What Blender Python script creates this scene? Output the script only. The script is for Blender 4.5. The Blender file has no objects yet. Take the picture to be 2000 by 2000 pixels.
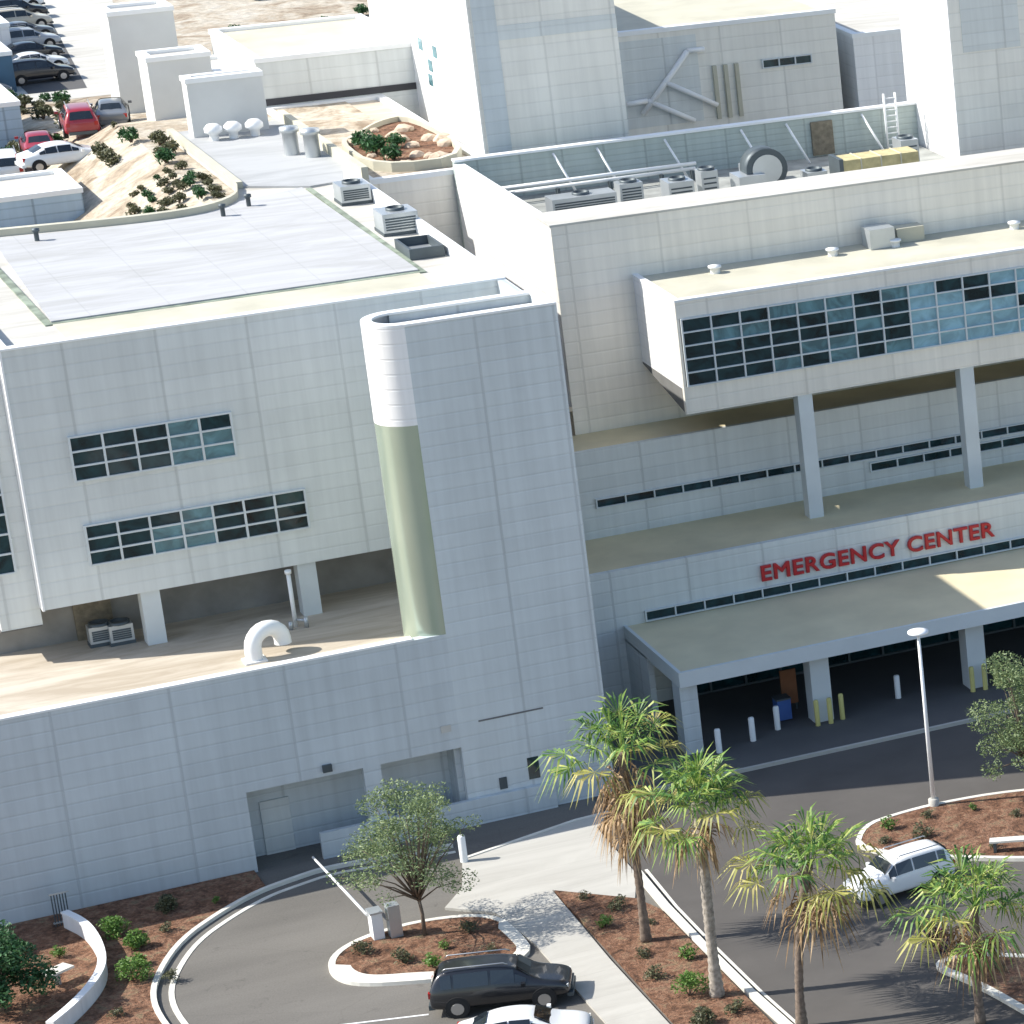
import bpy, bmesh, math, random
from mathutils import Vector, Matrix
R = math.radians
rnd = random.Random(7)
sc = bpy.context.scene
COL = sc.collection

# ---------------------------------------------------------------- camera
cam = bpy.data.cameras.new('camera'); camo = bpy.data.objects.new('camera', cam); COL.objects.link(camo)
camo.location = (0, 0, 60); camo.rotation_euler = (R(90 - 18.4686), 0, R(-36.0525))
cam.sensor_width = 36; cam.lens = 7289.26 / 2000 * 36
cam.shift_x = -(3799.48 - 1000) / 2000; cam.shift_y = (1050.59 - 1000) / 2000
cam.clip_start = 1; cam.clip_end = 4000
sc.camera = camo
# ---------------------------------------------------------------- light
SUN_EL, SUN_AZ = 42.0, -21.0          # light travels towards azimuth SUN_AZ (from +X)
w = bpy.data.worlds.new('World'); sc.world = w; w.use_nodes = True
nt = w.node_tree; bg = nt.nodes['Background']
sky = nt.nodes.new('ShaderNodeTexSky'); sky.sky_type = 'NISHITA'; sky.sun_disc = False
sky.sun_elevation = R(SUN_EL); sky.sun_rotation = R(-90 - SUN_AZ); sky.air_density = 1.0; sky.dust_density = 1.2; sky.ozone_density = 1.0
nt.links.new(sky.outputs[0], bg.inputs[0]); bg.inputs[1].default_value = 0.14
sl = bpy.data.lights.new('sun', 'SUN'); slo = bpy.data.objects.new('sun', sl); COL.objects.link(slo)
sl.energy = 4.4; sl.angle = R(0.5); sl.color = (1.0, 0.955, 0.88)
d = Vector((math.cos(R(SUN_AZ)) * math.cos(R(SUN_EL)), math.sin(R(SUN_AZ)) * math.cos(R(SUN_EL)), -math.sin(R(SUN_EL))))
slo.rotation_euler = d.to_track_quat('-Z', 'Y').to_euler(); slo.location = (-50, 200, 120)
sc.view_settings.view_transform = 'Standard'; sc.view_settings.look = 'None'
sc.view_settings.exposure = 0.66; sc.view_settings.gamma = 1
sc.render.engine = 'CYCLES'
sc.render.resolution_x = 1024; sc.render.resolution_y = 1024

# ---------------------------------------------------------------- helpers
def tag(o, label=None, cat=None, group=None, kind=None):
    if label: o['label'] = label
    if cat: o['category'] = cat
    if group: o['group'] = group
    if kind: o['kind'] = kind
    return o
def thing(name, label, cat, loc=(0, 0, 0), rz=0, group=None):
    o = bpy.data.objects.new(name, None); COL.objects.link(o); o.empty_display_size = .5
    o.location = loc; o.rotation_euler = (0, 0, rz)
    return tag(o, label, cat, group)
class MB:
    def __init__(s): s.v = []; s.f = []; s.m = []; s.sm = []
    def face(s, pts, mi=0, smooth=False):
        n = len(s.v); s.v += [tuple(p) for p in pts]; s.f.append(tuple(range(n, n + len(pts)))); s.m.append(mi); s.sm.append(smooth)
    def box(s, x0, x1, y0, y1, z0, z1, mi=0):
        n = len(s.v)
        s.v += [(x, y, z) for z in (z0, z1) for y in (y0, y1) for x in (x0, x1)]
        for f in ((0, 2, 3, 1), (4, 5, 7, 6), (0, 1, 5, 4), (2, 6, 7, 3), (0, 4, 6, 2), (1, 3, 7, 5)):
            s.f.append(tuple(n + i for i in f)); s.m.append(mi); s.sm.append(False)
        return s
    def obox(s, c, dx, dy, dz, rz=0, mi=0, tilt=0):
        M = Matrix.Translation(c) @ Matrix.Rotation(rz, 4, 'Z') @ Matrix.Rotation(tilt, 4, 'Y')
        n = len(s.v)
        s.v += [tuple(M @ Vector((x * dx / 2, y * dy / 2, z * dz / 2))) for z in (-1, 1) for y in (-1, 1) for x in (-1, 1)]
        for f in ((0, 2, 3, 1), (4, 5, 7, 6), (0, 1, 5, 4), (2, 6, 7, 3), (0, 4, 6, 2), (1, 3, 7, 5)):
            s.f.append(tuple(n + i for i in f)); s.m.append(mi); s.sm.append(False)
        return s
    def prism(s, pts, z0, z1, mi=0, mt=None):
        a = sum(pts[i][0] * pts[(i + 1) % len(pts)][1] - pts[(i + 1) % len(pts)][0] * pts[i][1] for i in range(len(pts)))
        if a < 0: pts = pts[::-1]
        n = len(s.v); k = len(pts)
        s.v += [(p[0], p[1], z0) for p in pts] + [(p[0], p[1], z1) for p in pts]
        s.f.append(tuple(n + i for i in range(k - 1, -1, -1))); s.m.append(mi); s.sm.append(False)
        s.f.append(tuple(n + k + i for i in range(k))); s.m.append(mi if mt is None else mt); s.sm.append(False)
        for i in range(k):
            j = (i + 1) % k
            s.f.append((n + i, n + j, n + k + j, n + k + i)); s.m.append(mi); s.sm.append(False)
        return s
    def tube(s, path, rad, seg=8, mi=0, cap=True, smooth=True):
        if not isinstance(rad, (list, tuple)): rad = [rad] * len(path)
        P = [Vector(p) for p in path]; n0 = len(s.v); up = Vector((0, 0, 1))
        prev = None
        for i, p in enumerate(P):
            t = (P[min(i + 1, len(P) - 1)] - P[max(i - 1, 0)]).normalized()
            if prev is None:
                a = t.cross(up); a = a.normalized() if a.length > 1e-3 else Vector((1, 0, 0))
            else:
                a = (prev - t * prev.dot(t)).normalized()
            prev = a; b = t.cross(a)
            for k in range(seg):
                q = 2 * math.pi * k / seg
                s.v.append(tuple(p + (a * math.cos(q) + b * math.sin(q)) * rad[i]))
        for i in range(len(P) - 1):
            for k in range(seg):
                k2 = (k + 1) % seg
                s.f.append((n0 + i * seg + k, n0 + i * seg + k2, n0 + (i + 1) * seg + k2, n0 + (i + 1) * seg + k)); s.m.append(mi); s.sm.append(smooth)
        if cap:
            s.f.append(tuple(n0 + k for k in range(seg - 1, -1, -1))); s.m.append(mi); s.sm.append(False)
            e = n0 + (len(P) - 1) * seg
            s.f.append(tuple(e + k for k in range(seg))); s.m.append(mi); s.sm.append(False)
        return s
    def lathe(s, c, prof, seg=16, mi=0):
        n0 = len(s.v)
        for (r, z) in prof:
            for k in range(seg):
                q = 2 * math.pi * k / seg; s.v.append((c[0] + r * math.cos(q), c[1] + r * math.sin(q), c[2] + z))
        for i in range(len(prof) - 1):
            for k in range(seg):
                k2 = (k + 1) % seg
                s.f.append((n0 + i * seg + k, n0 + i * seg + k2, n0 + (i + 1) * seg + k2, n0 + (i + 1) * seg + k)); s.m.append(mi); s.sm.append(True)
        return s
    def build(s, name, mats, parent=None, origin=None, recalc=True):
        me = bpy.data.meshes.new(name)
        if origin: s.v = [(v[0] - origin[0], v[1] - origin[1], v[2] - origin[2]) for v in s.v]
        me.from_pydata(s.v, [], s.f)
        if not isinstance(mats, (list, tuple)): mats = [mats]
        for m in mats: me.materials.append(m)
        me.polygons.foreach_set('material_index', s.m); me.polygons.foreach_set('use_smooth', s.sm)
        if recalc:
            bm = bmesh.new(); bm.from_mesh(me); bmesh.ops.recalc_face_normals(bm, faces=bm.faces); bm.to_mesh(me); bm.free()
        me.update()
        o = bpy.data.objects.new(name, me); COL.objects.link(o)
        if parent is not None: o.parent = parent
        if origin: o.location = origin
        return o
ORD = ['first', 'second', 'third', 'fourth', 'fifth', 'sixth', 'seventh', 'eighth', 'ninth', 'tenth', 'eleventh', 'twelfth', 'thirteenth', 'fourteenth', 'fifteenth', 'sixteenth', 'seventeenth', 'eighteenth', 'nineteenth', 'twentieth'] + ['twenty-%s' % w_ for w_ in ('first', 'second', 'third', 'fourth', 'fifth', 'sixth', 'seventh', 'eighth', 'ninth')] + ['thirtieth'] + ['thirty-%s' % w_ for w_ in ('first', 'second', 'third', 'fourth', 'fifth', 'sixth', 'seventh', 'eighth', 'ninth')]
def dup(root, loc, rz=None, label=None, scale=None):
    r = root.copy(); COL.objects.link(r); r.location = loc
    if rz is not None: r.rotation_euler = (0, 0, rz)
    if label: r['label'] = label
    if scale: r.scale = (scale,) * 3 if not isinstance(scale, tuple) else scale
    for ch in list(root.children):
        c = ch.copy(); COL.objects.link(c); c.parent = r
        for g in list(ch.children):
            q = g.copy(); COL.objects.link(q); q.parent = c
    return r

# ---------------------------------------------------------------- materials
def newmat(name):
    m = bpy.data.materials.new(name); m.use_nodes = True
    return m, m.node_tree, m.node_tree.nodes['Principled BSDF']
class N:
    def __init__(s, nt): s.t = nt
    def math(s, op, a, b=None, c=None):
        n = s.t.nodes.new('ShaderNodeMath'); n.operation = op
        for i, x in enumerate((a, b, c)):
            if x is None: continue
            if isinstance(x, (int, float)): n.inputs[i].default_value = x
            else: s.t.links.new(x, n.inputs[i])
        return n.outputs[0]
    def noise(s, vec, scale, detail=4, rough=.55, dist=0):
        n = s.t.nodes.new('ShaderNodeTexNoise'); n.inputs['Scale'].default_value = scale; n.inputs['Detail'].default_value = detail
        n.inputs['Roughness'].default_value = rough; n.inputs['Distortion'].default_value = dist
        s.t.links.new(vec, n.inputs['Vector']); return n.outputs['Fac']
    def mix(s, f, a, b, mode='MIX'):
        n = s.t.nodes.new('ShaderNodeMix'); n.data_type = 'RGBA'; n.blend_type = mode
        for i, x in ((0, f), (6, a), (7, b)):
            if isinstance(x, (int, float)): n.inputs[i].default_value = x
            elif isinstance(x, tuple): n.inputs[i].default_value = (*x, 1) if len(x) == 3 else x
            else: s.t.links.new(x, n.inputs[i])
        return n.outputs[2]
    def ramp(s, f, stops):
        n = s.t.nodes.new('ShaderNodeValToRGB'); e = n.color_ramp.elements
        while len(e) < len(stops): e.new(.5)
        for i, (p, c) in enumerate(stops): e[i].position = p; e[i].color = (*c, 1)
        s.t.links.new(f, n.inputs[0]); return n.outputs[0]
    def rng(s, v, a, b, c=0., d=1.):
        n = s.t.nodes.new('ShaderNodeMapRange'); s.t.links.new(v, n.inputs[0])
        for i, x in enumerate((a, b, c, d)): n.inputs[1 + i].default_value = x
        return n.outputs[0]
    def bump(s, h, bsdf, strength=.4, dist=.05):
        n = s.t.nodes.new('ShaderNodeBump'); n.inputs['Strength'].default_value = strength; n.inputs['Distance'].default_value = dist
        s.t.links.new(h, n.inputs['Height']); s.t.links.new(n.outputs[0], bsdf.inputs['Normal'])
def pos(nt):
    g = nt.nodes.new('ShaderNodeNewGeometry'); return g
def basic(name, col, rough=.6, metal=0, var=.12, scale=.6, bump=0, spec=.5):
    m, t, b = newmat(name); n = N(t); g = pos(t)
    f = n.noise(g.outputs['Position'], scale, 5)
    f = n.rng(f, .3, .7, 1 - var, 1 + var)
    c = n.mix(1, col, f, 'MULTIPLY'); t.links.new(c, b.inputs['Base Color'])
    b.inputs['Roughness'].default_value = rough; b.inputs['Metallic'].default_value = metal; b.inputs['Specular IOR Level'].default_value = spec
    if bump: n.bump(n.noise(g.outputs['Position'], scale * 6, 6), b, .5, bump)
    return m
def panel(name, col, hz=.62, zo=.1, sp=3.4, xo=.0, line=.82, vline=.7, rough=.45, var=.05, metal=.1):
    """metal wall panels: real horizontal ribs and vertical joints"""
    m, t, b = newmat(name); n = N(t); g = pos(t)
    s = t.nodes.new('ShaderNodeSeparateXYZ'); t.links.new(g.outputs['Position'], s.inputs[0])
    sn = t.nodes.new('ShaderNodeSeparateXYZ'); t.links.new(g.outputs['True Normal'], sn.inputs[0])
    side = n.math('GREATER_THAN', n.math('ABSOLUTE', sn.outputs[0]), .7)
    u = n.math('ADD', n.math('MULTIPLY', s.outputs[0], n.math('SUBTRACT', 1, side)), n.math('MULTIPLY', s.outputs[1], side))
    fu = n.math('DIVIDE', n.math('SUBTRACT', u, xo), sp); fz = n.math('DIVIDE', n.math('SUBTRACT', s.outputs[2], zo), hz)
    du = n.math('MULTIPLY', n.math('ABSOLUTE', n.math('SUBTRACT', n.math('FRACT', n.math('ADD', fu, .5)), .5)), sp)
    dz = n.math('MULTIPLY', n.math('ABSOLUTE', n.math('SUBTRACT', n.math('FRACT', n.math('ADD', fz, .5)), .5)), hz)
    lu = n.rng(du, .03, .075); lz = n.rng(dz, .02, .05)
    cell = t.nodes.new('ShaderNodeCombineXYZ'); t.links.new(n.math('FLOOR', fu), cell.inputs[0]); t.links.new(n.math('FLOOR', fz), cell.inputs[2])
    wn = t.nodes.new('ShaderNodeTexWhiteNoise'); t.links.new(cell.outputs[0], wn.inputs['Vector'])
    f = n.rng(wn.outputs['Value'], 0, 1, 1 - var * .6, 1 + var * .6)
    f2 = n.rng(n.noise(g.outputs['Position'], .25, 4), .3, .7, 1 - var, 1 + var)
    mp = t.nodes.new('ShaderNodeMapping'); mp.inputs['Scale'].default_value = (3, 3, .15); t.links.new(g.outputs['Position'], mp.inputs[0])
    f3 = n.rng(n.noise(mp.outputs[0], 1.0, 5), .35, .7, 1.03, .92)
    f = n.math('MULTIPLY', n.math('MULTIPLY', f, f2), f3)
    f = n.math('MULTIPLY', f, n.rng(lu, 0, 1, vline, 1)); f = n.math('MULTIPLY', f, n.rng(lz, 0, 1, line, 1))
    c = n.mix(1, col, f, 'MULTIPLY'); t.links.new(c, b.inputs['Base Color'])
    b.inputs['Roughness'].default_value = rough; b.inputs['Metallic'].default_value = metal
    n.bump(n.math('MINIMUM', lu, lz), b, .35, .02)
    return m
M = {}
M['pier'] = panel('panel_blue_grey', (.59, .64, .655), hz=.62, sp=3.1, xo=37.25, line=.95, vline=.82)
M['plain'] = basic('plain_render', (.62, .63, .61), .8, var=.06, scale=.4)
M['low'] = panel('panel_low', (.57, .62, .64), hz=.62, sp=4.25, xo=24.1, line=.93, vline=.86)
M['wing'] = panel('panel_wing', (.66, .69, .675), hz=.62, sp=3.4, xo=23.4, line=.94, vline=.84)
M['upper'] = panel('panel_upper', (.82, .785, .70), hz=.62, sp=4.1, xo=45.9, line=.94, vline=.88)  # lightened: bounce from the sunlit roofs is put into the colour
M['white'] = panel('panel_white', (.84, .84, .83), hz=.62, sp=3.1, xo=1, line=.95, vline=.9, var=.03)
M['far'] = panel('panel_far', (.80, .785, .72), hz=.7, sp=3.3, xo=1.2, line=.93, vline=.86)  # rear walls lightened the same way, bounced light in the base colour
M['tan'] = basic('tan_roof', (.64, .56, .36), .9, var=.1, scale=.5, bump=.01)
M['canopy'] = basic('canopy_roof', (.68, .60, .40), .9, var=.1, scale=.4, bump=.01)
M['cream'] = basic('cream_roof', (.50, .48, .38), .9, var=.12, scale=.5, bump=.01)
M['stone'] = basic('stone', (.50, .40, .30), .95, var=.35, scale=2, bump=.05)
M['trim'] = basic('white_trim', (.82, .83, .82), .5, var=.04)
M['col'] = basic('column_paint', (.62, .66, .66), .6, var=.05)
M['dark'] = basic('near_black', (.05, .05, .055), .8)
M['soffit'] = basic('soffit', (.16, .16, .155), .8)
M['gutter'] = basic('gutter_strip', (.22, .26, .20), .9, var=.4, scale=1.5)
M['conc'] = basic('concrete', (.56, .54, .48), .9, var=.08, scale=.5, bump=.005)
M['kerb'] = basic('kerb_concrete', (.66, .64, .57), .9, var=.1, scale=1.2)
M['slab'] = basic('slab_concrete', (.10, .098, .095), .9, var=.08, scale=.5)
M['slab2'] = basic('shade_toned_deck', (.30, .31, .29), .9, var=.25, scale=1.2)  # plant deck floor: shade of the sunken deck put into the colour
M['screen'] = panel('screen_panel', (.44, .50, .47), hz=.3, sp=2.0, xo=.3, line=.9, vline=.8)
M['underwall'] = basic('shade_darkened_wall', (.26, .25, .23), .8, var=.2, scale=.8)  # darkened colour deepens the shade in the recess under the raised wing
M['metal'] = basic('galvanised_metal', (.50, .53, .54), .4, .6, var=.1)
M['dmetal'] = basic('dark_metal', (.08, .10, .11), .5, .3, var=.2)
M['duct'] = basic('duct_yellow', (.50, .43, .22), .6, var=.25, scale=2)
M['louver'] = basic('louver_brown', (.20, .17, .12), .7, var=.3, scale=4)
M['red'] = basic('sign_red', (.50, .020, .025), .4, var=.05)
M['yellow'] = basic('bollard_yellow', (.55, .50, .18), .5, var=.1)
M['rubber'] = basic('rubber', (.02, .02, .02), .85)
M['rim'] = basic('rim_alloy', (.5, .5, .5), .3, .8)
M['bark'] = basic('bark', (.15, .115, .085), .95, var=.35, scale=5, bump=.02)
M['palegrey'] = basic('pale_palm_bark', (.34, .30, .25), .95, var=.4, scale=7, bump=.03)
M['palmbark'] = basic('palm_bark', (.17, .13, .10), .95, var=.4, scale=7, bump=.03)
M['bluebin'] = basic('bin_blue', (.05, .12, .35), .5)
M['rust'] = basic('rust_panel', (.22, .09, .04), .8, var=.3)
M['teal'] = basic('teal_roof', (.42, .60, .55), .7, var=.12, scale=.3)
M['navy'] = basic('navy_wall', (.06, .13, .20), .7, var=.2)
M['bluew'] = panel('blue_wall', (.40, .52, .62), hz=.5, sp=2.2)
M['plate'] = basic('plate', (.7, .7, .7), .5)
def glass(name, col, rough=.06, var=.5, spec=1.0):
    m, t, b = newmat(name); n = N(t); g = pos(t)
    f = n.rng(n.noise(g.outputs['Position'], .9, 3, dist=1.5), .35, .65, 1 - var, 1 + var)
    t.links.new(n.mix(1, col, f, 'MULTIPLY'), b.inputs['Base Color']); b.inputs['Roughness'].default_value = rough
    b.inputs['Specular IOR Level'].default_value = spec
    n.bump(n.noise(g.outputs['Position'], .7, 2), b, .15, .05); return m
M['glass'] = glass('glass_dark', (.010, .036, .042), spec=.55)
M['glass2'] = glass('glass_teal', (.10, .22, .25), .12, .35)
M['glass3'] = glass('glass_reflection', (.26, .46, .54), .12, .2)  # pale panes of the glazed box: reflection painted into the glass colour
M['carglass'] = glass('car_glass', (.012, .016, .018), .04, .2)
# green glazed / polished curved corner
m, t, b = newmat('curved_green_metal'); n = N(t); g = pos(t)
t.links.new(n.mix(n.noise(g.outputs['Position'], .35, 3), (.36, .44, .35), (.46, .52, .43)), b.inputs['Base Color'])
b.inputs['Metallic'].default_value = .45; b.inputs['Roughness'].default_value = .26; M['curve'] = m
# pale membrane roof with laps and stains
def roofmat(name, a, b2, lap=3.0, ax=0):
    m, t, b = newmat(name); n = N(t); g = pos(t); s = t.nodes.new('ShaderNodeSeparateXYZ'); t.links.new(g.outputs['Position'], s.inputs[0])
    du = n.math('ABSOLUTE', n.math('SUBTRACT', n.math('FRACT', n.math('DIVIDE', s.outputs[ax], lap)), .5))
    lu = n.rng(du, .004, .014, .90, 1)
    mp = t.nodes.new('ShaderNodeMapping'); mp.inputs['Scale'].default_value = (.25, 1.2, 1); t.links.new(g.outputs['Position'], mp.inputs[0])
    f = n.rng(n.noise(mp.outputs[0], .5, 7, .68, 1.2), .40, .64)
    c = n.mix(f, a, b2); c = n.mix(1, c, lu, 'MULTIPLY')
    t.links.new(c, b.inputs['Base Color']); b.inputs['Roughness'].default_value = .8
    n.bump(n.noise(g.outputs['Position'], 4, 4), b, .2, .02); return m
M['roof'] = roofmat('membrane_roof', (.46, .465, .47), (.37, .37, .36))
M['deck'] = roofmat('deck_membrane', (.42, .43, .43), (.34, .35, .35), 2.0, 1)
M['roofc'] = roofmat('cream_membrane', (.56, .50, .41), (.40, .34, .26), 2.5, 1)
M['roofw'] = roofmat('white_membrane', (.56, .55, .50), (.44, .42, .37), 2.5, 1)
M['conc'] = roofmat('footpath_concrete', (.47, .455, .41), (.40, .385, .345), 2.2, 1)
# asphalt
m, t, b = newmat('asphalt'); n = N(t); g = pos(t)
mp = t.nodes.new('ShaderNodeMapping'); mp.inputs['Scale'].default_value = (.25, 1, 1); t.links.new(g.outputs['Position'], mp.inputs[0])
a1 = n.rng(n.noise(mp.outputs[0], .35, 6), .35, .65, .85, 1.12); a2 = n.rng(n.noise(g.outputs['Position'], 14, 3), .3, .7, .9, 1.1)
vo = t.nodes.new('ShaderNodeTexVoronoi'); vo.feature = 'DISTANCE_TO_EDGE'; vo.inputs['Scale'].default_value = .16; t.links.new(g.outputs['Position'], vo.inputs['Vector'])
cr = n.rng(vo.outputs['Distance'], .002, .006, .93, 1)
st_ = n.rng(n.noise(g.outputs['Position'], .9, 6, .7, 1.5), .60, .72, 1, .72)
c = n.mix(1, (.145, .136, .120), n.math('MULTIPLY', n.math('MULTIPLY', n.math('MULTIPLY', a1, a2), cr), st_), 'MULTIPLY')
t.links.new(c, b.inputs['Base Color']); b.inputs['Roughness'].default_value = .9; n.bump(n.noise(g.outputs['Position'], 20, 3), b, .3, .02); M['asphalt'] = m
M['road'] = basic('road_asphalt', (.088, .081, .074), .92, var=.14, scale=.35, bump=.01)
# mulch
m, t, b = newmat('mulch'); n = N(t); g = pos(t)
f = n.noise(g.outputs['Position'], 1.6, 7, .7, .6); f2 = n.noise(g.outputs['Position'], 7, 5, .7)
c = n.ramp(f, [(.32, (.045, .025, .014)), (.45, (.18, .085, .045)), (.55, (.28, .15, .09)), (.68, (.22, .18, .10))])
c = n.mix(1, c, n.rng(f2, .3, .7, .45, 1.5), 'MULTIPLY'); t.links.new(c, b.inputs['Base Color']); b.inputs['Roughness'].default_value = 1
n.bump(n.math('ADD', f, f2), b, 1, .15); M['mulch'] = m
# desert ground
m, t, b = newmat('desert'); n = N(t); g = pos(t)
f = n.noise(g.outputs['Position'], .03, 7, .6, 1.2); f2 = n.noise(g.outputs['Position'], .5, 6, .7)
c = n.ramp(f, [(.3, (.62, .58, .50)), (.48, (.60, .50, .36)), (.6, (.70, .66, .58)), (.75, (.55, .45, .30))])
c = n.mix(1, c, n.rng(f2, .3, .7, .82, 1.15), 'MULTIPLY'); t.links.new(c, b.inputs['Base Color']); b.inputs['Roughness'].default_value = 1; M['desert'] = m
m, t, b = newmat('bank_soil'); n = N(t); g = pos(t)
f = n.noise(g.outputs['Position'], .35, 7, .65, 1.0); f2 = n.noise(g.outputs['Position'], 2.5, 6, .75)
c = n.ramp(f, [(.34, (.24, .18, .12)), (.44, (.42, .35, .26)), (.55, (.52, .47, .38)), (.7, (.56, .52, .45))])
c = n.mix(1, c, n.rng(f2, .3, .7, .6, 1.2), 'MULTIPLY'); t.links.new(c, b.inputs['Base Color']); b.inputs['Roughness'].default_value = 1; n.bump(f2, b, .6, .1); M['bank'] = m
def leafmat(name, stops, trans=.25):
    m, t, b = newmat(name); n = N(t); g = pos(t); oi = t.nodes.new('ShaderNodeObjectInfo')
    f = n.math('ADD', n.math('MULTIPLY', n.noise(g.outputs['Position'], 2.2, 3), .75), n.math('MULTIPLY', g.outputs['Random Per Island'], .35))
    f = n.math('SUBTRACT', f, .05)
    t.links.new(n.ramp(f, stops), b.inputs['Base Color']); b.inputs['Roughness'].default_value = .55
    b.inputs['Transmission Weight'].default_value = 0
    tr = t.nodes.new('ShaderNodeBsdfTranslucent'); t.links.new(n.ramp(f, stops), tr.inputs[0])
    mx = t.nodes.new('ShaderNodeMixShader'); mx.inputs[0].default_value = trans
    t.links.new(b.outputs[0], mx.inputs[1]); t.links.new(tr.outputs[0], mx.inputs[2]); t.links.new(mx.outputs[0], t.nodes['Material Output'].inputs[0]); return m
M['palm'] = leafmat('palm_leaf', [(.25, (.03, .09, .02)), (.42, (.08, .19, .035)), (.58, (.24, .36, .06)), (.75, (.50, .50, .16))])
M['palmy'] = leafmat('palm_leaf_yellow', [(.25, (.12, .14, .03)), (.5, (.34, .34, .07)), (.75, (.58, .50, .20))])
M['palmdry'] = leafmat('palm_dry', [(.25, (.12, .07, .03)), (.5, (.36, .23, .11)), (.75, (.62, .46, .28))])
M['leaf'] = leafmat('tree_leaf', [(.25, (.08, .13, .055)), (.5, (.18, .25, .11)), (.75, (.32, .38, .18))])
M['leafd'] = leafmat('dark_leaf', [(.25, (.015, .05, .018)), (.5, (.04, .12, .04)), (.78, (.12, .26, .10))])
M['leafb'] = leafmat('bush_leaf', [(.25, (.05, .12, .02)), (.5, (.12, .24, .04)), (.78, (.24, .36, .10))])
M['leafo'] = leafmat('olive_leaf', [(.25, (.05, .055, .03)), (.5, (.11, .12, .06)), (.78, (.20, .19, .10))])
M['leafp'] = leafmat('plum_leaf', [(.25, (.03, .008, .015)), (.5, (.07, .015, .03)), (.78, (.15, .04, .06))])
def paint(name, col, rough=.28):
    m, t, b = newmat(name); b.inputs['Base Color'].default_value = (*col, 1); b.inputs['Roughness'].default_value = rough
    b.inputs['Coat Weight'].default_value = .7; b.inputs['Coat Roughness'].default_value = .06; return m
P = {k: paint('paint_' + k, c) for k, c in dict(black=(.012, .013, .016), white=(.78, .79, .78), silver=(.42, .44, .46), red=(.30, .02, .03), grey=(.14, .15, .16), blue=(.05, .10, .18), beige=(.55, .50, .40)).items()}
m, t, b = newmat('lamp_lens'); b.inputs['Base Color'].default_value = (.85, .85, .82, 1); b.inputs['Roughness'].default_value = .1; M['lens'] = m
m, t, b = newmat('tail_lens'); b.inputs['Base Color'].default_value = (.35, .01, .01, 1); b.inputs['Roughness'].default_value = .15; M['tail'] = m

# ================================================================= SETTING
tag(MB().box(-600, 1400, -150, 1900, -1, 0).build('ground', M['desert']), kind='structure')
def slope():
    mb = MB(); xs = [-400, 20, 28, 30, 31.5, 33, 34.5, 35.7, 45.3]; f = lambda x: 17.5 if x < 30 else min(20.05, 17.5 + (x - 30) / 4.2 * 2.55)
    for i in range(len(xs) - 1):
        a_, c_ = xs[i], xs[i + 1]
        mb.face([(a_, 183.6, f(a_)), (c_, 183.6, f(c_)), (c_, 204, f(c_)), (a_, 204, f(a_))])
        mb.face([(a_, 204, f(a_)), (c_, 204, f(c_)), (c_, 212, 17.5 + (f(c_) - 17.5) * .5), (a_, 212, 17.5 + (f(a_) - 17.5) * .5)])
        mb.face([(a_, 212, 17.5 + (f(a_) - 17.5) * .5), (c_, 212, 17.5 + (f(c_) - 17.5) * .5), (c_, 226, 17.5), (a_, 226, 17.5)])
    mb.face([(-400, 226, 17.5), (45.3, 226, 17.5), (45.3, 1900, 17.5), (-400, 1900, 17.5)])
    mb.face([(45.3, 214, 17.5), (1200, 214, 17.5), (1200, 1900, 17.5), (45.3, 1900, 17.5)])
    mb.face([(-400, 183.6, 0), (20, 183.6, 0), (20, 183.6, 17.5), (-400, 183.6, 17.5)])
    mb.face([(-400, 183.6, -1), (-400, 183.6, 17.5), (-400, 1900, 17.5), (-400, 1900, -1)])
    return mb
tag(slope().build('hillside', M['bank'], recalc=False), kind='structure')
def sheet(name, pts, z, mat, h=.02):
    return tag(MB().prism(pts, z - h, z).build(name, mat), kind='structure')
sheet('drop_off_road', [(38.6, 60), (110, 60), (110, 152.6), (39.5, 152.6), (39.5, 148.6), (38.6, 147)], .012, M['road'], .004)
sheet('parking_lot', [(-30, 60), (110, 60), (110, 152.6), (-30, 152.6)], .006, M['asphalt'], .004)
sheet('plaza_pavement', [(20, 226.2), (39.5, 226.2), (45, 262), (50, 330), (30, 330), (20, 270)], 17.51, M['roofw'], .004)
sheet('car_park', [(22, 202), (29.5, 202), (29.5, 211.5), (22, 211.5)], 17.52, M['conc'], .01)
sheet('far_car_park', [(34.4, 229), (37.4, 229), (41, 264), (35, 264)], 17.52, M['slab'], .004)
# kerb line + garden bed beside the low building
ko = [(33.3, 148.75), (31.0, 149.0), (28.6, 149.39), (27.23, 148.99), (25.8, 148.5), (24.06, 147.15), (22.39, 145.43), (21.11, 142.95), (20.39, 140.73), (20.24, 138.17), (20.6, 134), (21.5, 128)]
def offset(path, dd):
    out = []
    for i, p in enumerate(path):
        a = Vector(path[max(i - 1, 0)]); c = Vector(path[min(i + 1, len(path) - 1)]); tt = (c - a).normalized(); nn = Vector((-tt.y, tt.x))
        out.append((p[0] + nn.x * dd, p[1] + nn.y * dd))
    return out
def smooth(path, it=2, closed=False):
    for _ in range(it):
        q = [] if closed else [path[0]]
        rng_ = range(len(path)) if closed else range(len(path) - 1)
        for i in rng_:
            a = path[i]; c = path[(i + 1) % len(path)]
            q += [(a[0] * .75 + c[0] * .25, a[1] * .75 + c[1] * .25), (a[0] * .25 + c[0] * .75, a[1] * .25 + c[1] * .75)]
        if not closed: q.append(path[-1])
        path = q
    return path
def ribbon(name, path, w0, w1, z0, z1, mat):
    a = offset(path, w0); c = offset(path, w1); mb = MB()
    for i in range(len(path) - 1): mb.prism([a[i], a[i + 1], c[i + 1], c[i]], z0, z1)
    bm = mb.build(name, mat)
    return tag(bm, kind='structure')
kos = smooth(ko)
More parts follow.
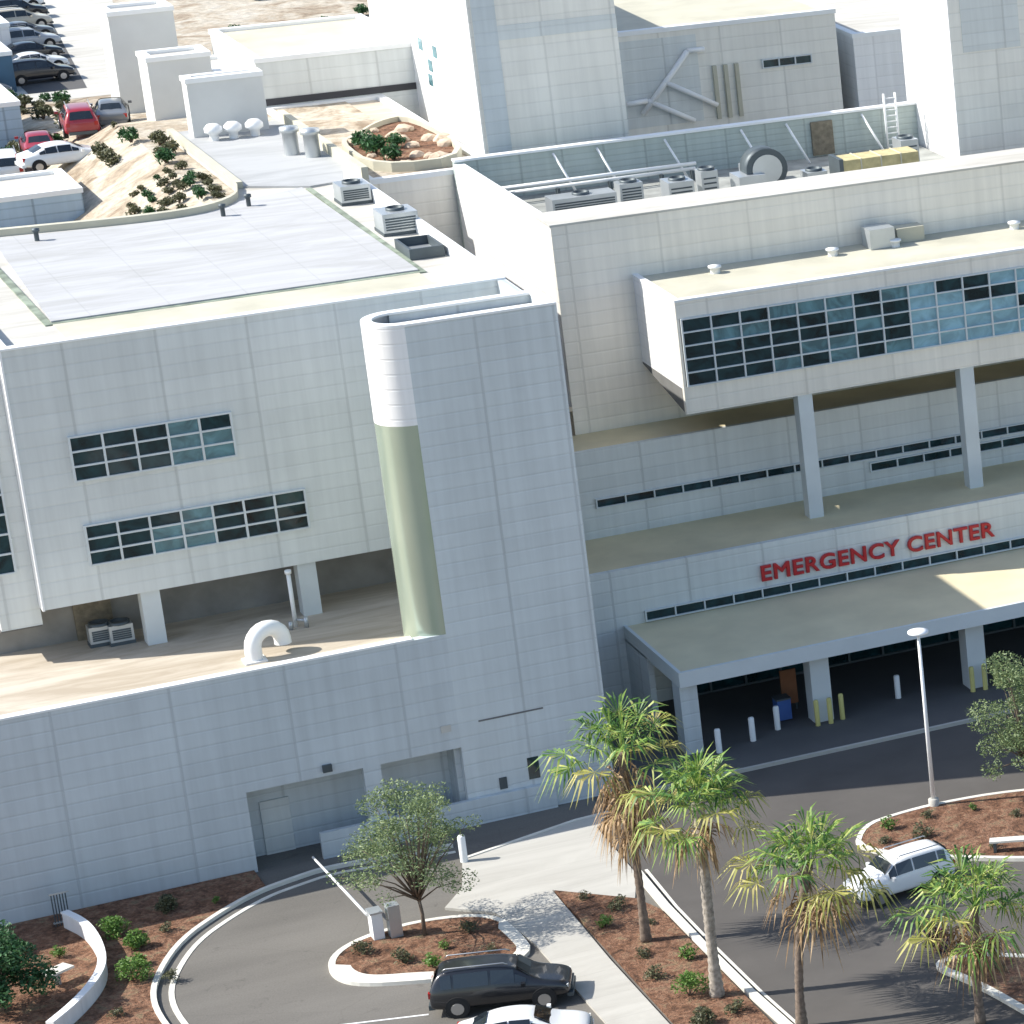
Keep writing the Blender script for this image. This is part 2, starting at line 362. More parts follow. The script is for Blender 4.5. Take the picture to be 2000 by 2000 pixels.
ribbon('kerb', kos, -.02, -.22, 0, .15, M['kerb'])
ribbon('gutter', kos, .38, .58, .002, .03, M['kerb'])
bed = [p for p in kos if p[0] < 26.0]
sheet('garden_soil', [(26.15, 150.9), (26.15, 148.75)] + [(p[0] - .12, p[1] + .12) for p in bed] + [(-20, 128), (-20, 150.9)], .12, M['mulch'], .11)
# service drive in front of the openings is lower asphalt: kerb on its outer side is the line above
sheet('footpath', [(33.2, 147.1), (35.3, 147.7), (38.1, 148.5), (39.9, 148.6), (38.6, 147.2), (38.4, 141.5), (37.6, 139.15), (35.2, 141.85), (35.03, 134), (35.03, 100), (33.3, 100), (33.15, 137), (32.75, 141), (31.3, 142.6), (32.4, 144.2)], .12, M['conc'], .11)
ribbon('path_edge', [(33.2, 147.15), (35.3, 147.75), (38.1, 148.55), (39.9, 148.65)], 0, -.16, .01, .16, M['kerb'])
sheet('planting_strip', [(35.25, 141.7), (37.6, 139.05), (38.05, 137.5), (38.1, 100), (35.1, 100)], .15, M['mulch'], .14)
ribbon('strip_kerb', [(38.5, 141.6), (38.33, 137.6), (38.3, 133), (38.35, 128), (38.5, 124), (38.9, 110)], .12, -.16, 0, .22, M['kerb'])
isl = smooth([(28.3, 141.8), (26.9, 141.0), (26.2, 139.8), (26.15, 138.3), (26.8, 137.2), (28.6, 136.25), (30.5, 135.5), (32.9, 136.1), (33.0, 138.5), (32.75, 140.9), (30.5, 141.95)], 2, True)
cx = sum(p[0] for p in isl) / len(isl); cy = sum(p[1] for p in isl) / len(isl)
def inset(p, dd): 
    v = Vector((cx - p[0], cy - p[1])); v2 = v.normalized() * dd; return (p[0] + v2.x, p[1] + v2.y)
mb = MB()
isin = [inset(p, .25 if p[1] > 139.5 else (.75 if p[0] < 30 else .5)) for p in isl]
for i in range(len(isl)):
    j = (i + 1) % len(isl); mb.prism([isl[i], isl[j], isin[j], isin[i]], 0, .16)
tag(mb.build('island_kerb', M['kerb']), kind='structure')
sheet('island_soil', isin, .14, M['mulch'], .13)
def island(name, pts, kw=.2, h=.16, soil='mulch', km='kerb'):
    s_ = smooth(pts, 2, True); ax = sum(p[0] for p in s_) / len(s_); ay = sum(p[1] for p in s_) / len(s_)
    mb = MB(); inn = []
    for i in range(len(s_)):
        a = Vector(s_[i - 1]); c = Vector(s_[(i + 1) % len(s_)]); tt = (c - a).normalized(); nn = Vector((-tt.y, tt.x))
        if nn.dot(Vector((ax, ay)) - Vector(s_[i])) < 0: nn = -nn
        inn.append((s_[i][0] + nn.x * kw, s_[i][1] + nn.y * kw))
    for i in range(len(s_)):
        j = (i + 1) % len(s_); mb.prism([s_[i], s_[j], inn[j], inn[i]], 0, h)
    tag(mb.build(name + '_kerb', M[km]), kind='structure'); sheet(name + '_soil', inn, h - .02, M[soil], .12)
island('roundabout', [(46.2, 138.6), (47.4, 140.95), (49, 141.4), (51, 141.5), (54, 141.0), (58, 139.2), (62, 134), (60, 131), (54, 132), (49.5, 135.2)], .22)
island('median', [(44.5, 126.35), (45.9, 126.8), (48.2, 124.9), (52, 121), (58, 112), (52, 100), (47.5, 110), (46.0, 119.5), (45.3, 124)], .3)
# drop-off slab under the canopy
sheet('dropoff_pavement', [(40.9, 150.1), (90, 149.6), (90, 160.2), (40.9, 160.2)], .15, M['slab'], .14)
ribbon('dropoff_kerb', [(40.9, 150.05), (90, 149.55)], .0, -.16, .0, .17, M['conc'])
mb = MB()
for (a, c) in (((25.0, 134.45), (28.2, 133.35)), ((24.2, 131.9), (27.6, 130.7))):
    v = (Vector(c) - Vector(a)).normalized(); nn = Vector((-v.y, v.x)) * .05
    mb.prism([(a[0] + nn.x, a[1] + nn.y), (a[0] - nn.x, a[1] - nn.y), (c[0] - nn.x, c[1] - nn.y), (c[0] + nn.x, c[1] + nn.y)], .007, .012)
tag(mb.build('parking_marking', M['trim']), kind='structure')
ribbon('strip_gutter', [(38.75, 141.9), (38.55, 137.6), (38.52, 133), (38.57, 128), (38.72, 124), (39.1, 110)], .0, -.22, .013, .03, M['slab'])
ribbon('strip_gutter_edge', [(38.97, 141.9), (38.77, 137.6), (38.74, 133), (38.79, 128), (38.94, 124), (39.32, 110)], .0, -.12, .013, .035, M['kerb'])

# ================================================================= BUILDINGS
def window(parent, x0, x1, y, z0, z1, cols, rows, pick=None, fw=.08, name='window', fm='col'):
    """frame mesh with panes as sub-part; y = wall plane, faces -Y"""
    f = MB(); dx = (x1 - x0) / cols; dz = (z1 - z0) / rows
    for i in range(cols + 1):
        xx = x0 + i * dx; f.box(xx - fw / 2, xx + fw / 2, y - .13, y + .02, z0 - .03, z1 + .03)
    for j in range(rows + 1):
        zz = z0 + j * dz; hh = fw * .45
        for i in range(cols): f.box(x0 + i * dx + fw / 2, x0 + (i + 1) * dx - fw / 2, y - .12, y + .015, zz - hh, zz + hh)
    fo = f.build(name, M[fm], parent)
    p = MB()
    for i in range(cols):
        for j in range(rows):
            k = pick(i, j) if pick else 0
            zb, zt = z0 + j * dz, z0 + (j + 1) * dz
            tw = rnd.uniform(-.006, .006)
            p.face([(x0 + i * dx, y - .02 + tw, zb), (x0 + (i + 1) * dx, y - .02 - tw, zb), (x0 + (i + 1) * dx, y - .02 - tw, zt), (x0 + i * dx, y - .02 + tw, zt)], k)
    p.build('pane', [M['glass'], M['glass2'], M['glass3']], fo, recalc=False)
    return fo

# ---- low service building
low = thing('service_building', 'long blue-grey panelled single storey block with garage openings', 'building')
YF = 150.85
mb = MB()
mb.box(-25, 26.3, YF, YF + .4, 0, 8.35)
mb.box(26.3, 34.6, YF, YF + .4, 3.42, 8.35)
mb.box(30.75, 31.42, YF, YF + .4, 0, 3.42)
mb.build('wall', M['low'], low)
MB().box(34.38, 34.6, YF + .41, 152.5, 0, 3.9).build('recess_end_wall', M['low'], low)
MB().box(26.3, 34.38, 152.5, 152.7, 0, 4).build('recess_wall', M['pier'], low)
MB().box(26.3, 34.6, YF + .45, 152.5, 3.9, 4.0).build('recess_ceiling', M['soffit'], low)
MB().box(26.2, 26.3, YF + .41, 152.7, 0, 4).build('recess_end_wall', M['low'], low)
MB().box(28.75, 38.05, 150.62, 150.84, 0, 1.12).build('plinth', M['low'], low)
MB().prism([(-25, YF + .4), (40.1, YF + .4), (40.1, 161), (21.2, 161), (21.2, 183.59), (-25, 183.59)], 7.6, 7.85).build('roof', M['roofc'], low)
MB().box(-25, -24.6, YF + .4, 183.59, 0, 8.35).build('end_wall', M['low'], low)
mb = MB().box(-25, 33.3, YF - .03, YF + .42, 8.35, 8.43); mb.build('parapet_cap', M['trim'], low)
MB().box(27.0, 28.1, 152.42, 152.49, .0, 2.3).build('door', M['wing'], low)
MB().box(33.9, 34.3, YF - .03, YF - .005, 4.2, 4.5).build('wall_light', M['metal'], low)
MB().obox((29.4, 150.78, 3.75), .35, .14, .3, 0).build('wall_light', M['dmetal'], low)
# ---- raised wing over the low roof
wing = thing('hospital_wing', 'raised wing on square columns with two ribbon windows and pale flat roof', 'building')
mb = MB(); mb.box(21.25, 40.45, 157.85, 158.1, 10.15, 20.85); mb.box(21.25, 21.5, 158.1, 181, 10.15, 20.85)
mb.box(21.5, 40.4, 158.1, 181, 10.2, 10.5)
mb.build('wall', M['wing'], wing)
mb = MB(); mb.box(17.0 + 2.7, 21.2, 158.62, 158.9, 9.35, 20.85); mb.box(19.7, 19.95, 158.9, 166, 9.35, 20.85); mb.build('recessed_wall', M['wing'], wing)
MB().box(21.17, 21.25, 157.80, 158.6, 10.12, 20.86).build('corner_trim', M['trim'], wing)
window(wing, 19.8, 20.55, 158.62, 11.7, 17.4, 1, 7)
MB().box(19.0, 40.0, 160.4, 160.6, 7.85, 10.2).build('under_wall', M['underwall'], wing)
MB().box(22.6, 24.0, 160.25, 160.4, 7.85, 9.6).build('louvre_panel', M['louver'], wing)
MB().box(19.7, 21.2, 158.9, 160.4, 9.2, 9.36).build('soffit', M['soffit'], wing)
def col(x, y, z0, z1, wd, parent, mat='col'):
    MB().box(x - wd / 2, x + wd / 2, y - wd / 2, y + wd / 2, z0, z1).build('column', M[mat], parent)
for x in (25.15, 31.15): col(x, 158.35, 7.85, 10.15, .72, wing)
tl = lambda pr: (lambda i, j: 2 if rnd.random() < pr(i, j) * .5 else (1 if rnd.random() < pr(i, j) else 0))
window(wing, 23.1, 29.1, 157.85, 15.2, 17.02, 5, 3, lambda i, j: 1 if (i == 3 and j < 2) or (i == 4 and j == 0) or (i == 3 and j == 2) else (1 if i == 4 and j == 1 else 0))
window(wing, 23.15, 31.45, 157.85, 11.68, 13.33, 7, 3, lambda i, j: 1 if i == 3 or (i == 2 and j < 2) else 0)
back = [(40.4, 181.5), (40.4, 181.5)]
roofout = smooth([(21.3, 181.6), (25, 181.2), (30.2, 180.3), (33.2, 180.4), (35.2, 182.0), (35.75, 184.5)], 2)
MB().prism([(21.3, 158.0)] + roofout[::1] + [(35.8, 199), (41.3, 199), (41.3, 183), (40.45, 183), (40.45, 158.0)], 20.1, 20.3).build('roof', M['roofw'], wing)
MB().prism([(24.0, 163.4)] + [(p[0] if p[0] > 24 else 24.0, p[1] - 1.1) for p in roofout if p[0] > 23.9 and p[0] < 35.3] + [(38.2, 182.6), (38.35, 163.4)], 20.3, 20.42).build('roof_membrane', M['roof'], wing)
mb = MB(); mb.box(23.72, 24.0, 163.1, 180, 20.3, 20.36); mb.box(24.0, 38.35, 163.1, 163.4, 20.3, 20.36); mb.box(38.35, 38.6, 163.1, 182.5, 20.3, 20.36); mb.build('gutter', M['gutter'], wing)
mb = MB(); mb.box(24.0, 38.3, 158.3, 163.1, 20.3, 20.35); mb.build('roof_edge_strip', M['cream'], wing)
mb = MB(); mb.box(21.2, 40.45, 157.8, 158.25, 20.85, 20.93); mb.box(40.2, 40.45, 158.25, 183, 20.3, 20.93); mb.box(21.2, 21.55, 158.25, 180.0, 20.3, 20.9)
mb.build('parapet_cap', M['trim'], wing)
mb = MB()
for i in range(len(roofout) - 1):
    a, c = roofout[i], roofout[i + 1]; mb.prism([a, c, (c[0] + .0, c[1] - .35), (a[0], a[1] - .35)], 20.3, 20.62)
mb.box(35.75, 36.05, 184.5, 199, 20.3, 20.62); mb.box(41.0, 41.3, 183, 199, 20.3, 20.9); mb.build('roof_kerb', M['cream'], wing)
MB().prism([(36.05, 184.5), (36.05, 199), (41.0, 199), (41.0, 183.2), (38.6, 182.7)], 20.3, 20.4).build('link_roof', M['deck'], wing)
MB().box(21.5, 40.1, 179.2, 179.5, 10.5, 20.1).build('rear_wall', M['upper'], wing)
# ---- tall pier with rounded nose
pier = thing('stair_tower', 'tall plain blue-grey tower with one rounded corner, in front of the raised wing', 'building')
def nose(x0, yc, r, n_=14):
    return [(x0 + r - r * math.cos(a), yc - r * math.sin(a)) for a in [math.pi / 2 * i / n_ for i in range(n_ + 1)]]
PB = 153.45; PR = (PB - YF) / 2

ns = [(33.3 + PR - PR * math.cos(a_), YF + PR + PR * math.sin(a_)) for a_ in [math.pi / 2 - math.pi * i / 26 for i in range(27)]]   # back, round the nose, to the front
xn = 33.3 + PR
mb = MB(); mb.box(xn, 40.5, YF, YF + .4, 7.6, 21.25); mb.box(34.6, 40.5, YF, YF + .4, 0, 7.6); mb.box(40.1, 40.5, YF + .4, PB, 0, 21.25); mb.box(xn, 40.1, PB - .3, PB, 7.6, 21.25); mb.box(40.1, 40.45, PB, 157.85, 0, 20.85); mb.build('wall', M['pier'], pier)
def curved(z0, z1, nm, mt):
    mb = MB()
    for i in range(len(ns) - 1):
        mb.face([(ns[i][0], ns[i][1], z0), (ns[i + 1][0], ns[i + 1][1], z0), (ns[i + 1][0], ns[i + 1][1], z1), (ns[i][0], ns[i][1], z1)], 0, False)
    bm_o = mb.build(nm, mt, pier); bm = bmesh.new(); bm.from_mesh(bm_o.data); bmesh.ops.remove_doubles(bm, verts=bm.verts, dist=.001)
    for f in bm.faces: f.smooth = True
    bmesh.ops.recalc_face_normals(bm, faces=bm.faces); bm.to_mesh(bm_o.data); bm.free(); return bm_o
curved(17.2, 21.25, 'rounded_corner', M['white'])
curved(7.6, 17.2, 'rounded_glazing', M['curve'])
mb = MB()
inn = [(xn + (p[0] - xn) * .68, YF + PR + (p[1] - YF - PR) * .68) for p in ns]
for i in range(len(ns) - 1): mb.prism([ns[i], ns[i + 1], inn[i + 1], inn[i]], 21.25, 21.34)
mb.box(xn, 40.5, YF - .02, YF + .42, 21.25, 21.34); mb.box(xn, 40.5, PB - .42, PB + .02, 21.25, 21.34); mb.box(40.08, 40.5, YF + .42, PB - .42, 21.25, 21.34)
mb.build('parapet_cap', M['trim'], pier)
MB().box(xn - .8, 40.1, YF + .4, PB - .3, 20.7, 20.9).build('roof', M['roofw'], pier)
mb = MB(); mb.box(37.1, 37.55, YF - .02, YF + .02, 1.4, 2.35); mb.build('window', M['glass'], pier)
mb = MB(); mb.box(35.9, 36.2, YF - .05, YF - .004, 1.25, 1.75); mb.build('meter_box', M['dmetal'], pier)
MB().box(35.4, 38.0, YF - .015, YF - .003, 4.35, 4.42).build('joint_trim', M['soffit'], pier)
# ---- emergency wing: terraces
em = thing('emergency_building', 'stepped grey emergency building with window strips on each terrace and a glazed projecting box', 'building')
MB().box(40.6, 90, 160, 160.3, 0, 6.58).build('lower_wall', M['wing'], em)
MB().box(40.6, 90, 165.17, 165.4, 6.5, 10.68).build('middle_wall', M['wing'], em)
mb = MB(); mb.box(45.25, 90, 168, 168.3, 10.6, 20.35); mb.build('upper_wall', M['upper'], em)
MB().box(45.25, 45.5, 168.3, 183.2, 8, 20.35).build('side_wall', M['white'], em)
MB().box(40.6, 90, 160.3, 165.17, 6.4, 6.55).build('lower_terrace', M['tan'], em)
MB().box(40.6, 90, 165.4, 168, 10.5, 10.66).build('upper_terrace', M['tan'], em)
MB().box(40.55, 45.25, 168, 183, 11.8, 12).build('side_roof', M['roofc'], em)
MB().box(45.2, 90, 167.97, 170.7, 20.35, 20.45).build('parapet_cap', M['roofw'], em)
MB().box(45.22, 45.7, 170.7, 183.2, 20.35, 20.45).build('parapet_cap', M['trim'], em)
MB().box(45.5, 90, 170.3, 170.7, 17, 20.35).build('inner_parapet', M['upper'], em)
MB().box(45.5, 68, 170.7, 183.2, 17.6, 18.5).build('plant_roof', M['slab2'], em)
mb = MB(); mb.box(45.25, 70, 183.2, 183.5, 12, 20.55); mb.build('screen_wall', M['screen'], em)
mb = MB(); mb.box(45.25, 70, 183.1, 183.6, 20.55, 20.66); mb.build('screen_cap', M['trim'], em)
for x in (50.0, 52.1, 55.4, 59.2, 61.5, 65.4):
    mb = MB(); mb.tube([(x - .15, 183.1, 20.4), (x + .5, 182.0, 18.5)], .06, 6); mb.build('screen_brace', M['trim'], em)
# window strips
window(em, 45.15, 45.15 + 1.31 * 22, 160, 4.05, 4.5, 22, 1, None, .06)
window(em, 45.02, 45.02 + 1.3 * 22, 165.17, 7.98, 8.38, 22, 1, None, .06)
window(em, 57.7, 57.7 + 1.3 * 12, 165.17, 7.36, 7.78, 12, 1, None, .06)
# projecting glazed box
mb = MB(); X0, X1, Yb, Yk = 48.6, 90, 162.2, 168
mb.box(X0, X0 + .2, Yb + .25, Yk, 13.6, 17.6); mb.build('box_side_wall', M['white'], em)
mb = MB(); mb.box(X0, X1, Yb, Yb + .25, 16.84, 17.6); mb.box(X0, X1, Yb, Yb + .25, 12.45, 13.72); mb.box(X0, X0 + .12, Yb, Yb + .25, 13.72, 16.84); mb.build('box_fascia', M['upper'], em)
mb = MB()
n0 = len(mb.v); mb.v += [(X0 + .01, Yb + .25, 12.47), (X0 + .01, Yk, 13.5), (X0 + .01, Yk, 13.62), (X0 + .01, Yb + .25, 13.62), (X1, Yb + .25, 12.47), (X1, Yk, 13.5), (X1, Yk, 13.62), (X1, Yb + .25, 13.62)]
for f in ((0, 1, 2, 3), (4, 7, 6, 5), (0, 4, 5, 1), (3, 2, 6, 7), (0, 3, 7, 4), (1, 5, 6, 2)): mb.f.append(f); mb.m.append(0); mb.sm.append(False)
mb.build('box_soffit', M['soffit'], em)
MB().box(X0 + .2, X1, Yb + .3, Yk, 17.3, 17.55).build('box_roof', M['cream'], em)
mb = MB(); mb.box(X0 - .02, X1, Yb - .03, Yb + .32, 17.6, 17.7); mb.box(X0 - .02, X0 + .25, Yb + .32, Yk, 17.6, 17.7); mb.build('box_parapet_cap', M['trim'], em)
def reflection_pick(i, j):  # pane tones imitate one broad reflection, with a dark diagonal through it
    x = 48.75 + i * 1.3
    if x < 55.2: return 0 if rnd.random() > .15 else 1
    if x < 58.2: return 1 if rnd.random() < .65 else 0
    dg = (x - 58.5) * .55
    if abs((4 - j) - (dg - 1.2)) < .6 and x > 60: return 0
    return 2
window(em, 48.78, 48.78 + 1.3 * 24, Yb, 13.74, 16.82, 24, 5, reflection_pick, .07)
MB().box(X0 + .3, X1, Yb + .3, Yb + .4, 13.6, 17.3).build('box_inner_wall', M['dark'], em)
for x in (54.0, 61.7, 69.4): col(x, 162.6, 6.55, 12.45, .66, em)
for k, x in enumerate((51.9, 57.4, 60.4, 66.3)):
    mb = MB(); mb.lathe((x, 166.6, 17.55), [(.22, 0), (.22, .25), (.3, .26), (.3, .34), (0, .38)], 12)
    tag(mb.build('roof_vent', M['trim'], None), 'small round white vent on the glazed box roof, ' + ('nearest its end', 'below the plain wall', 'beside the rooftop cabinet', 'farthest right')[k], 'vent', 'vents on the glazed box roof')
tag(MB().box(59.2, 60.4, 166.5, 167.6, 17.56, 18.5).build('equipment_cabinet', M['metal']), 'grey metal cabinet on the glazed box roof against the upper wall', 'cabinet')
tag(MB().box(60.7, 62.0, 167.0, 167.8, 17.56, 18.25).build('rooftop_cabinet', M['cream']), 'cream low cabinet on the glazed box roof beside the grey one', 'cabinet')
# ---- entrance canopy
can = thing('entrance_canopy', 'wide flat tan-roofed canopy over the emergency entrance, on thick columns', 'canopy')
XA = 44.15
MB().box(XA + .15, 90, 152.75, 160, 3.75, 3.97).build('roof', M['canopy'], can)
mb = MB(); mb.box(XA, 90, 152.57, 152.75, 3.34, 4.02); mb.box(XA, XA + .15, 152.75, 160, 3.34, 4.02); mb.build('fascia', M['col'], can)
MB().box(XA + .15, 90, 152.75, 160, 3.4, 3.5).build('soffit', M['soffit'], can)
for x in (50.45, 57.6, 64.8): col(x, 153.75, .15, 3.4, .85, can)
MB().box(44.2, 44.95, 152.9, 153.9, .15, 3.4).build('column', M['pier'], can)
MB().box(44.15, 44.4, 157, 160, .15, 3.4).build('end_wall', M['pier'], can)
# entrance doors behind
ent = thing('entrance_glazing', 'dark glass entrance front in the shade under the canopy', 'entrance')
window(ent, 46, 46 + 1.6 * 26, 159.9, .2, 3.3, 26, 2, None, .1, 'window', 'dmetal')
# sign
fc = bpy.data.curves.new('txt', 'FONT'); fc.body = 'EMERGENCY CENTER'; fc.size = .98; fc.extrude = .05; fc.offset = .0; fc.bevel_depth = .022; fc.bevel_resolution = 0; fc.space_character = 1.08; fc.resolution_u = 4
to = bpy.data.objects.new('txt', fc); COL.objects.link(to)
bpy.context.view_layer.update()
me = bpy.data.meshes.new_from_object(to.evaluated_get(bpy.context.evaluated_depsgraph_get()))
bpy.data.objects.remove(to)
bm = bmesh.new(); bm.from_mesh(me)
bmesh.ops.remove_doubles(bm, verts=bm.verts, dist=.0005)
bm.verts.ensure_lookup_table(); seen = set(); isl_ = []
for v in bm.verts:
    if v.index in seen: continue
    st = [v]; comp = []; seen.add(v.index)
    while st:
        a = st.pop(); comp.append(a)
        for e in a.link_edges:
            o_ = e.other_vert(a)
            if o_.index not in seen: seen.add(o_.index); st.append(o_)
    isl_.append(comp)
isl_.sort(key=lambda c: min(v.co.x for v in c))
cl = []
for c in isl_:
    lo, hi = min(v.co.x for v in c), max(v.co.x for v in c)
    if cl and (lo + hi) / 2 < cl[-1][1]: cl[-1] = (cl[-1][0], max(hi, cl[-1][1]), cl[-1][2] + c)
    else: cl.append((lo, hi, c))
xa = cl[0][0]; xb = cl[-1][1]; W_ = 61.47 - 50.42; sxx = W_ / (xb - xa)
sign = thing('building_sign', 'red raised lettering EMERGENCY CENTER on the wall above the canopy', 'sign', (50.42, 159.9, 4.86))
for lo, hi, c in cl:
    idx = {v.index: i for i, v in enumerate(c)}
    fs = [[idx[v.index] for v in f.verts] for f in bm.faces if f.verts[0].index in idx]
    m2 = bpy.data.meshes.new('letter'); m2.from_pydata([((v.co.x - xa) * sxx, -v.co.z, v.co.y * 1.03) for v in c], [], fs); m2.materials.append(M['red']); b2_ = bmesh.new(); b2_.from_mesh(m2); bmesh.ops.recalc_face_normals(b2_, faces=b2_.faces); b2_.to_mesh(m2); b2_.free(); m2.update()
    o = bpy.data.objects.new('letter', m2); COL.objects.link(o); o.parent = sign
bm.free()
# ---- rear towers and far blocks
def block(name, label, x0, x1, y0, y1, z0, z1, wall='far', roof='roofw', cap=.12, para=.35):
    t_ = thing(name, label, 'building', ((x0 + x1) / 2, y0, z0)); ox, oy, oz = (x0 + x1) / 2, y0, z0
    MB().box(x0 - ox, x1 - ox, 0, y1 - oy, 0, z1 - oz).build('wall', M[wall], t_)
    mb = MB()
    for b_ in ((x0 - .06, x1 + .06, y0 - .06, y0 + para), (x0 - .06, x1 + .06, y1 - para, y1 + .06), (x0 - .06, x0 + para, y0 + para, y1 - para), (x1 - para, x1 + .06, y0 + para, y1 - para)):
        mb.box(b_[0] - ox, b_[1] - ox, b_[2] - oy, b_[3] - oy, z1 - oz + .001, z1 - oz + cap * 2)
    mb.build('parapet', M['trim'], t_)
    MB().box(x0 + para - ox, x1 - para - ox, y0 + para - oy, y1 - para - oy, z1 - oz + .001, z1 - oz + .06).build('roof', M[roof], t_)
    return t_
T = block('rear_tower', 'tall white-sided panelled tower rising behind the rooftop plant screen', 47.3, 54.25, 185.4, 191.5, 0, 29.6, 'far')
for ch in T.children:
    if ch.name.startswith('wall'): pass
MB().box(-3.3, -2.2, -.03, 0, 14, 29.5).build('shade_toned_corner', M['pier'], T)  # flat darker strip; shade of a recessed corner put into its colour
mb = MB(); mb.box(-2.2, 3.47, -.035, 0, 25.7, 26.4); mb.build('recess_band', M['wing'], T)
MB().box(-3.5, -3.475, 0, 6.1, 12, 29.5).build('side_cladding', M['white'], T)
T2 = block('side_tower', 'white windowless tower joined behind the tall panelled tower', 49.0, 54.2, 191.6, 212, 0, 29.0, 'white')
mb = MB()
for (y, z) in ((200.5, 22.0), (202, 22.9), (199.3, 22.9), (200.8, 21.2)): mb.box(-2.63, -2.6, y - 191.6 - .35, y - 191.6 + .35, z - .3, z + .3)
mb.build('window', M['glass2'], T2)
RT = block('corner_tower', 'tall white tower at the right end of the rooftop plant deck', 68.2, 77.2, 177.7, 184.4, 0, 42, 'far')
MB().box(-4.53, -4.5, .0, 6.7, 16, 42).build('side_cladding', M['white'], RT)
MB().box(-3.9, -.9, -.03, 0, 24, 42).build('front_panel', M['wing'], RT)
W4 = block('link_building', 'low grey-blue block with a painted dark shadow line at its foot, beside the white tower', 41.3, 49.0, 204, 214, 15, 22.45, 'wing', 'cream')
MB().box(-3.6, 3.85, -.04, 0, 5.2, 5.55).build('painted_shadow', M['dark'], W4)  # flat dark strip painting the shadow line along the wall foot
N1 = block('stair_block', 'smallest pale stair block, with round rooftop vents at its foot', 36.6, 40.1, 197, 198.1, 20, 23.1, 'plain')
N2 = block('stair_block', 'middle pale stair block, stepped up behind the smallest one', 36.4, 39.4, 205, 207.2, 17, 22.9, 'plain')
N3 = block('stair_block', 'tallest grey stair block, behind the other two', 36.6, 39.8, 214.8, 217.3, 17, 23.75, 'plain')
block('lower_link_block', 'bright white roofed block between the stair blocks and the grey wall', 39.8, 41.2, 204.5, 211, 17, 21.6, 'white')
block('annexe_building', 'blue-walled flat roofed annexe just behind the curved roof edge', 8, 30.8, 194.4, 199.5, 17, 18.95, 'bluew', 'roofw')
U2 = block('rear_building', 'grey rear building with a small dark window strip, beyond the plant screen', 58.3, 70.3, 200, 214, 0, 22.5, 'far', 'cream')
window(U2, 66.05 - 64.3, 68.75 - 64.3, -.001, 19.95, 20.4, 3, 1, None, .06)
mb = MB()
for a, c in (((59.3, 18.3), (62.0, 21.4)), ((62.0, 21.4), (62.9, 21.4)), ((60.6, 19.9), (63.3, 18.3)), ((58.5, 18.9), (59.6, 19.0)), ((59.6, 19.0), (62.0, 17.6))):
    mb.tube([(a[0] - 64.3, -.3, a[1]), (c[0] - 64.3, -.3, c[1])], .15, 6)
mb.build('stair_rail', M['trim'], U2)
MB().box(58.4 - 64.3, 62.6 - 64.3, -.02, 0, 17.5, 22.2).build('recess_panel', M['wing'], U2)
for x in (63.3, 63.9, 64.5): MB().box(x - 64.3, x + .2 - 64.3, -.2, 0, 17.5, 20.4).build('pilaster', M['cream'], U2)
block('courtyard_building', 'cream roofed low building between raised roof parapet and white tower', 41.35, 47.2, 183.6, 203.9, 15, 19.9, 'upper', 'roofc')
block('rear_annexe', 'white walled annexe right of the grey rear building', 71.2, 80, 200, 216, 0, 21.0, 'white')
block('far_building', 'pale teal roofed building at the far left edge', 28, 35.6, 240, 249, 17, 19.5, 'white', 'teal')
block('far_building', 'dark navy-walled building at the far left edge', 24, 34.0, 230, 235, 17, 19.6, 'navy', 'roofw')
block('far_building', 'blue-grey long building left of the parked cars', 20, 31.6, 213.8, 221, 17, 19.8, 'bluew', 'teal')

# ================================================================= ROOF PLANT
def ac(loc, sx, sy, sz, label, rz=0, group='rooftop units beside the white side wall'):
    t_ = thing('rooftop_unit', label, 'rooftop unit', loc, rz, group)
    MB().box(-sx / 2, sx / 2, -sy / 2, sy / 2, .15, sz).build('casing', M['metal'], t_)
    mb = MB(); mb.box(-sx / 2 - .03, sx / 2 + .03, -sy / 2, sy / 2, 0, .149); mb.build('base_frame', M['dmetal'], t_)
    mb = MB()
    for k in range(5): mb.box(-sx / 2 + .1, sx / 2 - .1, -sy / 2 - .02, -sy / 2, .25 + k * (sz - .4) / 5, .25 + k * (sz - .4) / 5 + .07)
    mb.build('grille', M['dmetal'], t_)
    mb = MB(); mb.lathe((0, 0, sz), [(.4, 0), (.4, .12), (.33, .12), (.33, .03), (0, .03)], 14); mb.build('fan', M['dmetal'], t_)
    return t_
ac((39.6, 171.5, 20.3), 1.5, 1.6, 1.0, 'metal roof unit with dark grille, nearer of the two by the roof gutter', 0)
ac((39.5, 178.6, 20.3), 1.3, 1.4, .9, 'metal roof unit with dark grille, farther of the two by the roof gutter', 0)
# hatch frame
t_ = thing('roof_hatch', 'open grey roof hatch with a dark frame on the flat roof', 'hatch', (39.3, 166.8, 20.3))
mb = MB(); mb.box(-.7, .75, -1.2, -1.1, 0, .5); mb.box(-.7, .75, 1.1, 1.2, 0, .5); mb.box(-.7, -.6, -1.1, 1.1, 0, .5); mb.box(.65, .75, -1.1, 1.1, 0, .5); mb.build('frame', M['dmetal'], t_)
mb = MB().box(-.6, .65, -1.1, 1.1, 0, .12); mb.build('lid', M['metal'], t_)
for k, (x, y) in enumerate(((42.2, 172.5), (43.6, 176.0), (42.6, 179.8))):
    ac((x, y, 12), 1.6, 1.8, 1.4, 'metal unit in the light well, %s' % ('nearest the front', 'in the middle', 'at the far end')[k], 0)
